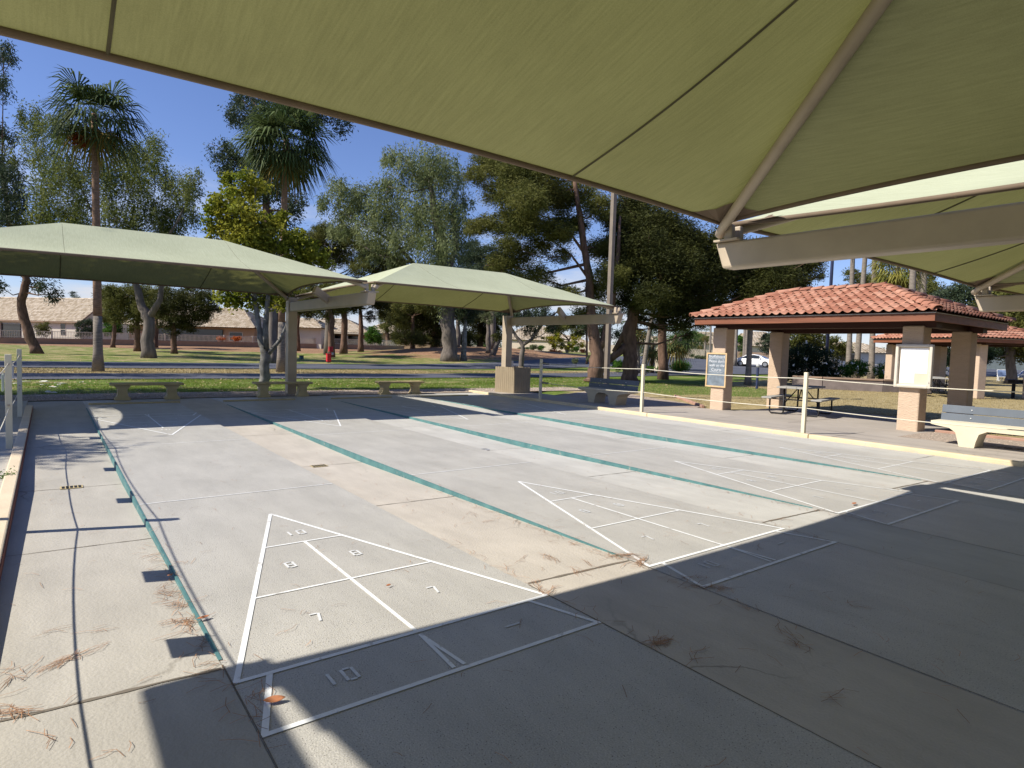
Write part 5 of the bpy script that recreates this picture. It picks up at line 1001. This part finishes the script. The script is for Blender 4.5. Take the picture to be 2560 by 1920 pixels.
def wall_run(name, label, pts, h, m, fence=0., th=.2, cap=None, cat='wall'):
    "pts [(u,D)]"
    P = [PD(u, D) for u, D in pts]; o = P[0]; t = thing(name, o, label, cat); mb = MB(); fm = MB(); pm = MB(); cm = MB()
    for a, b in zip(P[:-1], P[1:]):
        n = max(2, int(np.linalg.norm(b-a)/6)); 
        for i in range(n):
            p = a+(b-a)*i/n; q = a+(b-a)*(i+1)/n; p[2] = gz(p[0], p[1]); q[2] = gz(q[0], q[1]); p = p-o; q = q-o; d = (q-p)/np.linalg.norm(q-p); nn = np.array([-d[1], d[0], 0])*th/2
            v = []
            for k in (p, q):
                for s in (-1, 1):
                    for z in (-.5, h): v.append(k+nn*s+np.array([0, 0, z]))
            mb.add(v, [(0, 4, 5, 1), (2, 3, 7, 6), (1, 5, 7, 3), (0, 1, 3, 2), (4, 6, 7, 5)])
            if cap: cm.bar(p+np.array([0, 0, h+.04]), q+np.array([0, 0, h+.04]), th+.1, .08)
            if fence:
                fm.bar(p+np.array([0, 0, h+fence]), q+np.array([0, 0, h+fence]), .05, .06); fm.bar(p+np.array([0, 0, h+.12]), q+np.array([0, 0, h+.12]), .04, .04)
                k = int(np.linalg.norm(q-p)/.16)
                for j in range(k):
                    c = p+(q-p)*(j+.5)/k; fm.box(c[0]-.022, c[0]+.022, c[1]-.022, c[1]+.022, c[2]+h, c[2]+h+fence)
                pm.box(p[0]-.09, p[0]+.09, p[1]-.09, p[1]+.09, p[2]+h, p[2]+h+fence+.1)
    mb.build('block_wall' if fence else 'wall_body', m, t)
    if fence: fm.build('railing', M_iron, t); pm.build('rail_posts', M_iron, t)
    if cap: cm.build('cap', cap, t)
    return t
wall_run('garden_wall', 'long tan block wall topped by pale iron railing in front of the houses', [(-420, 70), (0, 74), (250, 80), (560, 88), (700, 92), (900, 98), (1010, 104)], .72, M_hedge, .85)
wall_run('cream_wall', 'cream boundary wall behind the sage bushes and yellow tree', [(1255, 118), (1345, 116), (1450, 114), (1560, 112)], 1.5, M_cwall)
wall_run('cream_wall', 'cream boundary wall behind the slim palms and desert shrubs', [(1640, 112), (1700, 108), (1800, 108)], 1.7, M_cwall)
wall_run('brown_wall', 'shaded grey brown wall behind the white car', [(1815, 104), (1900, 102), (1990, 100)], 1.6, M_hedge)
wall_run('entry_wall', 'pale wall end glimpsed behind the small leaning palm', [(1640, 54), (1662, 52)], 1.6, M_cwall)
wall_run('planter_wall', 'low dark planter wall behind the pavilion below the oleander', [(1985, 33), (2060, 32), (2210, 31), (2330, 31)], .55, mat('planter_stucco', (.20, .165, .15), .9), cap=M_hedge)
wall_run('white_wall', 'thin white wall glimpsed right of the mound', [(1120, 112), (1215, 112)], 1.0, M_cwall)
# green tennis style screen at the right edge
t = frame_thing('screen_fence', 2462, 60, 'green framed fence with grey windscreen behind the white chairs', 'fence')
MB().box(-.3, 8, -.02, .02, .9, 2.6).build('windscreen', M_screen, t); mb = MB()
for x in (0, 2.2, 4.4, 6.6): mb.box(x-.04, x+.04, -.05, .03, 0, 3.4)
for z in (2.65, 3.05, 3.4): mb.box(-.3, 8, -.03, .03, z-.025, z+.025)
mb.build('frame', M_green, t)
# lounge chairs by the pool
def lounger(u, D, rz, label):
    t = thing('lounge_chair', PD(u, D, .05), label, 'lounge chair', 'white lounge chairs near the pool fence', rz)
    mb = MB()
    for s in (-.3, .3): mb.tube([(-.9, s, .38), (.35, s, .38), (.85, s, .95)], .028, 6)
    mb.tube([(.85, -.3, .95), (.85, .3, .95)], .028, 6); mb.tube([(-.9, -.3, .38), (-.9, .3, .38)], .028, 6); mb.build('frame', M_chair, t)
    mb = MB(); mb.bar((-.88, 0, .385), (.35, 0, .385), .56, .015); mb.bar((.35, 0, .39), (.84, 0, .94), .56, .015); mb.build('sling', M_sling, t)
    for x in (-.7, .3):
        for s in (-.3, .3): MB().tube([(x, s, .38), (x-.05, s, 0)], .028, 6).build('leg', M_chair, t)
    for s in (-.33, .33): MB().tube([(-.1, s, .38), (-.05, s, .6), (.4, s, .62), (.5, s, .55)], .024, 6).build('armrest', M_chair, t)
    return t
l0 = lounger(2432, 50, rad(60), 'white lounge chair seen between the two right pavilion columns')
for (u, D, rz, lb) in ((2508, 52, 20, 'white chair with blue sling, leftmost right of the far pavilion'), (2531, 52, -60, 'white chair with dark blue sling beside the right edge pair'), (2552, 52, -66, 'white chair with dark sling cut by the right edge')):
    c = copy_tree(l0); c.location = tuple(PD(u, D, .05)); c.rotation_euler = (0, 0, rad(rz)); c['label'] = lb
# ------------------------------------------------------------------ white car
def car(u, D, rz, label):
    t = thing('parked_car', PD(u, D, .05), label, 'car', None, rz)
    prof = [(-2.2, .35), (-2.25, .62), (-2.1, .86), (-1.55, .96), (-.75, 1.34), (.1, 1.40), (.75, 1.22), (1.25, .98), (1.95, .82), (2.2, .62), (2.2, .34)]
    W = [.80, .84, .86, .86, .62, .60, .66, .84, .84, .80, .78]; V = []; Fc = []
    low = [(x, max(.22, .30)) for x, z in prof]
    for i, ((x, z), w_) in enumerate(zip(prof, W)):
        sw = .88 if .3 < i < 10 else .80
        V += [(x, -sw, .26), (x, -sw, min(z, .82 if 0 < i < 10 else z)*.98), (x, -w_, z), (x, w_, z), (x, sw, min(z, .82 if 0 < i < 10 else z)*.98), (x, sw, .26)]
    for i in range(len(prof)-1):
        for k in range(5): Fc.append((6*i+k, 6*i+k+1, 6*i+k+7, 6*i+k+6))
        Fc.append((6*i+5, 6*i, 6*i+6, 6*i+11))
    Fc += [tuple(range(6)), tuple(6*10+k for k in range(5, -1, -1))]
    mb = MB(); mb.add(V, Fc); mb.build('body', M_carw, t, bevel=.03)
    for s in (-1, 1):
        mb = MB(); mb.add([(-1.35, s*.86, .95), (.98, s*.865, .95), (.62, s*.70, 1.24), (.05, s*.645, 1.345), (-.72, s*.665, 1.30)], [(0, 1, 2, 3, 4)]); mb.build('side_window', M_glass, t)
        for x in (-1.38, 1.35):
            w_ = MB(); c = []; w_.tube([(x, s*.70, .32), (x, s*.905, .32)], .33, 20); o = w_.build('wheel', M_rubber, t); MB().tube([(x, s*.906, .32), (x, s*.915, .32)], .21, 14).build('rim', M_alu, o)
        MB().lathe((2.12, s*.62, .56), [(.10, 0), (.12, .07), (.09, .13)], 10, 1.0, 1.3).build('headlight', M_alu, t)
        MB().box(.72, .88, s*.90-.08, s*.90+.08, .93, 1.05).build('mirror', M_carw, t)
    mb = MB(); mb.add([(.80, -.62, 1.22), (1.30, -.78, .985), (1.30, .78, .985), (.80, .62, 1.22)], [(0, 1, 2, 3)]); mb.build('windshield', M_glass, t)
    MB().box(2.19, 2.23, -.35, .35, .34, .44).build('grille', M_black, t); return t
car(1888, 70, -YAW+rad(-38), 'white coupe turning on the asphalt behind a thick palm trunk')
# ------------------------------------------------------------------ small things on the lawn
t = thing('ball_washer', PD(827, 57), 'red golf ball washer post with bucket by the pine trunk', 'ball washer'); MB().tube([(0, 0, 0), (0, 0, .9)], .05, 8).build('post', M_red, t); MB().box(-.17, .17, -.15, .15, .75, 1.2).build('head', M_red, t); MB().lathe((.16, -.1, .45), [(.10, 0), (.13, .2)], 10).build('bucket', M_grey, t)
t = thing('red_box', PD(822, 50), 'red upright box standing in front of the ball washer', 'box'); MB().box(-.17, .17, -.16, .16, .08, .68).build('body', M_red, t, bevel=.03); MB().box(-.19, .19, -.18, .18, .68, .73).build('lid', M_red, t); MB().box(-.12, .12, -.12, .12, 0, .08).build('foot', M_black, t)
t = thing('tee_bin', PD(754, 56), 'small dark green bin on the lawn right of the steel column', 'bin'); MB().box(-.16, .16, -.16, .16, 0, .3).build('body', M_green, t, bevel=.02); MB().box(-.18, .18, -.18, .18, .3, .34).build('lid', M_black, t)
t = thing('stone_marker', PD(1144, 61), 'pale stone marker beside the thick eucalyptus trunk', 'marker'); MB().box(-.24, .24, -.12, .12, 0, .55).build('slab', M_cwall, t, bevel=.04); MB().box(-.26, .26, -.14, .14, .55, .6).build('cap', M_frame, t)
t = thing('flag', PD(1276, 104), 'small red flag on a thin stick behind the right steel column', 'flag'); MB().tube([(0, 0, 0), (0, 0, 2.2)], .03, 5).build('stick', M_frame, t); MB().box(-.5, -.03, -.02, .02, 1.6, 2.2).build('cloth', M_red, t)
# white scraps on the near lawn
chips = [(30, 955), (48, 950), (108, 956), (118, 958), (98, 961), (109, 964), (141, 960), (147, 965), (155, 961), (160, 962), (205, 958), (135, 970), (120, 982), (41, 962), (60, 956), (128, 985)]
for k, (u, v) in enumerate(chips):
    p = G(u, v); a = random.uniform(0, 6.28); r0 = random.uniform(.07, .16); mb = MB(); n = 6
    top = [(p[0]+math.cos(a+i)*r0*random.uniform(.6, 1.2), p[1]+math.sin(a+i)*r0*.6, .03+random.uniform(0, .03)) for i in range(n)]; mb.add(top+[(x, y, z-.012) for x, y, z in top], [tuple(range(n)), tuple(range(2*n-1, n-1, -1))]+[(i, (i+1) % n, (i+1) % n+n, i+n) for i in range(n)])
    tag(mb.build('bark_scrap', M_chip), 'pale scrap lying on the near lawn at the left', 'scrap', 'pale scraps on the lawn')
# ------------------------------------------------------------------ grass, gravel stones, pine needles
def blades(name, label, n, samp, m, h0, w0):
    p = samp(n); p = p[:n]; k = len(p); z = hz(p[:, 0], p[:, 1])-.01; a = rng.uniform(0, 6.28, k); h = h0*rng.uniform(.5, 1.4, k); ln = rng.normal(size=(k, 2))*h[:, None]*.45
    s = np.c_[np.cos(a), np.sin(a)]*w0
    V = np.zeros((k, 3, 3)); V[:, 0, :2] = p-s; V[:, 1, :2] = p+s; V[:, 2, :2] = p+ln; V[:, 0, 2] = z; V[:, 1, 2] = z; V[:, 2, 2] = z+h
    tag(npmesh(name, V.reshape(-1, 3), np.arange(3*k).reshape(-1, 3), m), label, 'grass', kind='stuff')
def patchy(p, s=.5, thr=0.):
    f = np.sin(p[:, 0]*s*1.7+1.3*np.sin(p[:, 1]*s*2.1))+np.sin(p[:, 1]*s*3.1+1.1*np.sin(p[:, 0]*s*1.3)+2); return f > thr
def s1(n):
    p = np.c_[rng.uniform(-4, 26, n), rng.uniform(16.7, 23.9, n)]; return p
def s2(n):
    p = np.c_[rng.uniform(12.5, 36, n*2), rng.uniform(-6, 17, n*2)]
    bad = ((p[:, 0] < 17.1) & (p[:, 1] > 2.2) & (p[:, 1] < 8.2)) | (p[:, 0] < 14.2) | ((p[:, 1] > 8) & (p[:, 0] < 14.5+(p[:, 1]-8)*.45)); return p[~bad]
blades('grass', 'green grass on the near lawn', 60000, lambda n: (lambda p: p[patchy(p, .5, -.6)])(s1(n)), F_grass, .05, .006)
blades('dry_grass', 'dry straw patches on the near lawn', 16000, lambda n: (lambda p: p[~patchy(p, .5, -.3)])(s1(n)), F_dry, .04, .006)
blades('dry_grass', 'dry straw coloured lawn round the pavilions', 60000, s2, F_dry, .045, .006)
blades('dry_grass', 'straw strip between path and road', 26000, lambda n: np.c_[rng.uniform(-5, 30, n), rng.uniform(28, 33.1, n)], F_dry, .05, .012)
def stones(n, samp):
    p = samp(n); k = len(p); z = hz(p[:, 0], p[:, 1])+.02; r0 = rng.uniform(.008, .022, k)[:, None]
    o = np.array([[1, 0, 0], [-.5, .87, 0], [-.5, -.87, 0], [0, 0, 1.]]); c = np.c_[p, z]; V = c[:, None, :]+o[None]*r0[:, None]*rng.uniform(.6, 1.3, (k, 4, 1))
    f = np.array([[0, 1, 3], [1, 2, 3], [2, 0, 3]]); Fc = (np.arange(k)*4)[:, None, None]+f[None]
    tag(npmesh('gravel_stones', V.reshape(-1, 3), Fc.reshape(-1, 3), mat('stone_chips', (.42, .34, .27), .9, .3, 3, island=.5)), 'loose gravel in the borders', 'gravel', kind='stuff')
stones(9000, lambda n: np.concatenate([np.c_[rng.uniform(-5, 16, n//2), rng.uniform(15.05, 16.8, n//2)], np.c_[rng.uniform(12.2, 13.8, n//2), rng.uniform(-3, 2.2, n//2)]]))
# red edging strips in the gravel beds
for a, b, lb in (((14.0, 2.25), (14.3, -3), 'low reddish edging behind the cream bench'), ((13.9, 8.2), (16.8, 11.5), 'low reddish edging left of the chalkboard column')):
    mb = MB(); mb.bar((*a, .03), (*b, .03), .09, .09); tag(mb.build('garden_edging', M_rustk, bevel=.012), lb, 'edging')
# pine needles
def needle_patch(P, cnt, spread, L_=.11, along=None):
    out = []
    for (x, y) in P:
        k = int(cnt*.5*random.uniform(.4, 1.5)+.3); main = random.uniform(0, 3.14) if along is None else along
        for _ in range(k):
            s = random.gauss(0, spread); tt = random.gauss(0, spread*.35); cx = x+math.cos(main)*s-math.sin(main)*tt; c_y = y+math.sin(main)*s+math.cos(main)*tt
            out.append((cx, c_y, main+random.gauss(0, .55 if along is None else 1.), L_*random.uniform(.5, 1.4)))
    return out
nd = []
def gp(u, v): p = G(u, v, -.03); return (p[0], p[1])
clumps = [(160, 1665, 44, .06), (30, 1800, 50, .06), (60, 1700, 14, .08), (20, 1710, 14, .06), (450, 1565, 50, .05), (470, 1568, 30, .04), (450, 1520, 26, .05), (430, 1490, 26, .05), (440, 1420, 10, .04), (395, 1385, 12, .04), (640, 1760, 40, .05), (630, 1800, 20, .07), (700, 1600, 8, .05), (270, 1590, 6, .06), (130, 1590, 6, .06), (1370, 1400, 30, .06), (1225, 1305, 26, .05), (1560, 1400, 70, .06), (1350, 1485, 40, .05), (1380, 1490, 30, .04), (1600, 1415, 50, .05), (1650, 1620, 50, .04), (1730, 1655, 20, .05), (1290, 1410, 16, .06), (1440, 1440, 20, .07), (1480, 1420, 20, .05), (1960, 1305, 8, .05), (1720, 1460, 60, .08), (1780, 1480, 60, .08), (1850, 1520, 30, .08), (1960, 1590, 30, .06), (2000, 1630, 20, .06), (2080, 1760, 10, .06), (1180, 1290, 16, .06), (1100, 1220, 8, .06), (2150, 1530, 8, .06), (1900, 1380, 6, .06), (360, 1770, 6, .06), (100, 1860, 5, .05), (290, 1890, 4, .05), (130, 1870, 4, .05)]
for u, v, c, s in clumps: nd += needle_patch([gp(u, v)], c, s)
for c0 in (CX[0], CX[1], CX[2], CX[3]):       # drifts along the slab edges
    x0 = c0-CW-.03
    for y in np.arange(-5, 3.4, .045): nd += needle_patch([(x0-abs(random.gauss(0, .03)), y)], 4.0*math.exp(-((y-1.0)/1.6)**2)+(1.0 if random.random() < .35 else 0), .05)
    x1 = c0+CW+.02
    for y in np.arange(-4, 2.5, .06): nd += needle_patch([(x1+abs(random.gauss(0, .02)), y)], 2.6*math.exp(-((y-.2)/1.0)**2)+(.7 if random.random() < .3 else 0), .05)
for _ in range(900):
    x, y = random.uniform(-1.8, 9.5), random.uniform(-6, 6)**1; nd += [(x, y, random.uniform(0, 3.14), .09*random.uniform(.5, 1.4))]
V = []; Fc = []
for (x, y, a, l) in nd:
    z = zfun(x, y)+.004+random.uniform(0, .006); b = random.uniform(-.5, .5); w_ = .0008
    p = [np.array([x+math.cos(a)*s*l/2-math.sin(a)*b*l*(.25-s*s*.25)*1.5, y+math.sin(a)*s*l/2+math.cos(a)*b*l*(.25-s*s*.25)*1.5, z+(.004 if s == 0 else 0)]) for s in (-1, 0, 1)]
    nrm = np.array([-math.sin(a), math.cos(a), 0])*w_*1.6; k = len(V)
    for q in p: V += [q-nrm, q+nrm]
    Fc += [(k, k+1, k+3, k+2), (k+2, k+3, k+5, k+4)]
tag(npmesh('pine_needles', np.array(V), np.array(Fc), M_needle), 'dry pine needles scattered over the courts', 'pine needles', kind='stuff')
def litter(n, samp):
    p = samp(n); k = len(p); z = hz(p[:, 0], p[:, 1])+.012; a = rng.uniform(0, 6.28, k); r0 = rng.uniform(.02, .06, k)[:, None]; V = []
    for j in range(4): t_ = a+j*1.57; V.append(np.c_[p[:, 0]+np.cos(t_)*r0[:, 0]*(1 if j % 2 else .45), p[:, 1]+np.sin(t_)*r0[:, 0]*(1 if j % 2 else .45), z+rng.uniform(0, .03, k)])
    tag(npmesh('leaf_litter', np.stack(V, 1).reshape(-1, 3), np.arange(4*k).reshape(-1, 4), mat('leaf_litter_mat', (.40, .30, .17), .9, .4, 3, island=.5)), 'dry leaf litter on the lawns', 'leaf litter', kind='stuff')
litter(5200, lambda n: np.concatenate([np.c_[rng.uniform(-4, 24, n//3), rng.uniform(16.6, 23.9, n//3)], np.c_[rng.uniform(-4, 40, n//3), rng.uniform(28, 33, n//3)], np.c_[rng.uniform(-4, 40, n//3), rng.uniform(42, 56, n//3)]]))
# unseen hedge added behind the camera to darken the foreground shade
hb = [(x+rng.uniform(-.3, .3), -9.6+rng.uniform(-.4, .4), z, 1.25) for x in np.arange(-6, 24, 1.5) for z in (.9, 2.6, 3.9)]
t = thing('hedge', (8, -9.6, 0), 'tall dark unseen hedge added behind the camera to deepen the foreground shade', 'hedge'); V, Fc = leaf_cloud([(a-8, b+9.6, c, d) for a, b, c, d in hb], 1., .16, .09, .1, .2, 40); npmesh('foliage', V, Fc, F_dbush, t)
mb = MB(); [mb.tube([(x-8, 0, -.1), (x-8+.1, .1, 1.5), (x-8-.1, 0, 3.4)], [.08, .06, .02], 6) for x in np.arange(-6, 24, 1.5)]; mb.build('stems', M_bark, t)
# fallen leaves
def leaf(u, v, s, rz, label, zc=0.):
    p = G(u, v); mb = MB(); n = 7; L1 = []; R1 = []; Cc = []
    for i in range(n):
        k = i/(n-1); wd = s*.38*math.sin(math.pi*k)**.8+.0005; x = (k-.5)*2*s; zz = .012+.02*s/.05*(abs(k-.5)*2)**2*.5
        Cc.append((x, 0, zz)); L1.append((x, wd, zz+wd*.5)); R1.append((x, -wd, zz+wd*.35))
    mb.add(L1+Cc+R1, [(i, i+1, n+i+1, n+i) for i in range(n-1)]+[(n+i, n+i+1, 2*n+i+1, 2*n+i) for i in range(n-1)])
    o = mb.build('fallen_leaf', M_leafd, smooth=True); o.location = (p[0], p[1], p[2]+.002); o.rotation_euler = (random.uniform(-.1, .3), 0, rz)
    md = o.modifiers.new('thickness', 'SOLIDIFY'); md.thickness = .001
    tag(o, label, 'leaf', 'fallen leaves on the courts')
leaf(686, 1757, .045, -.3, 'curled orange brown dead leaf beside the near corner of the first court lines')
leaf(508, 1551, .035, .2, 'small brown leaf on the teal edge of the first court')
leaf(425, 1443, .022, .6, 'tiny brown leaf against the teal edge in the left walkway')
leaf(970, 1468, .02, .3, 'small tan leaf right of the centre line on the first court')
leaf(2135, 1263, .05, .1, 'reddish leaf inside the triangle of the third court')
# small weed by the left kerb
shrub('tiny green weed growing at the cream kerb', 15, 6.45, [(6, 1191, 8), (20, 1190, 7)], F_bush, .03, .012, 60, name='weed')
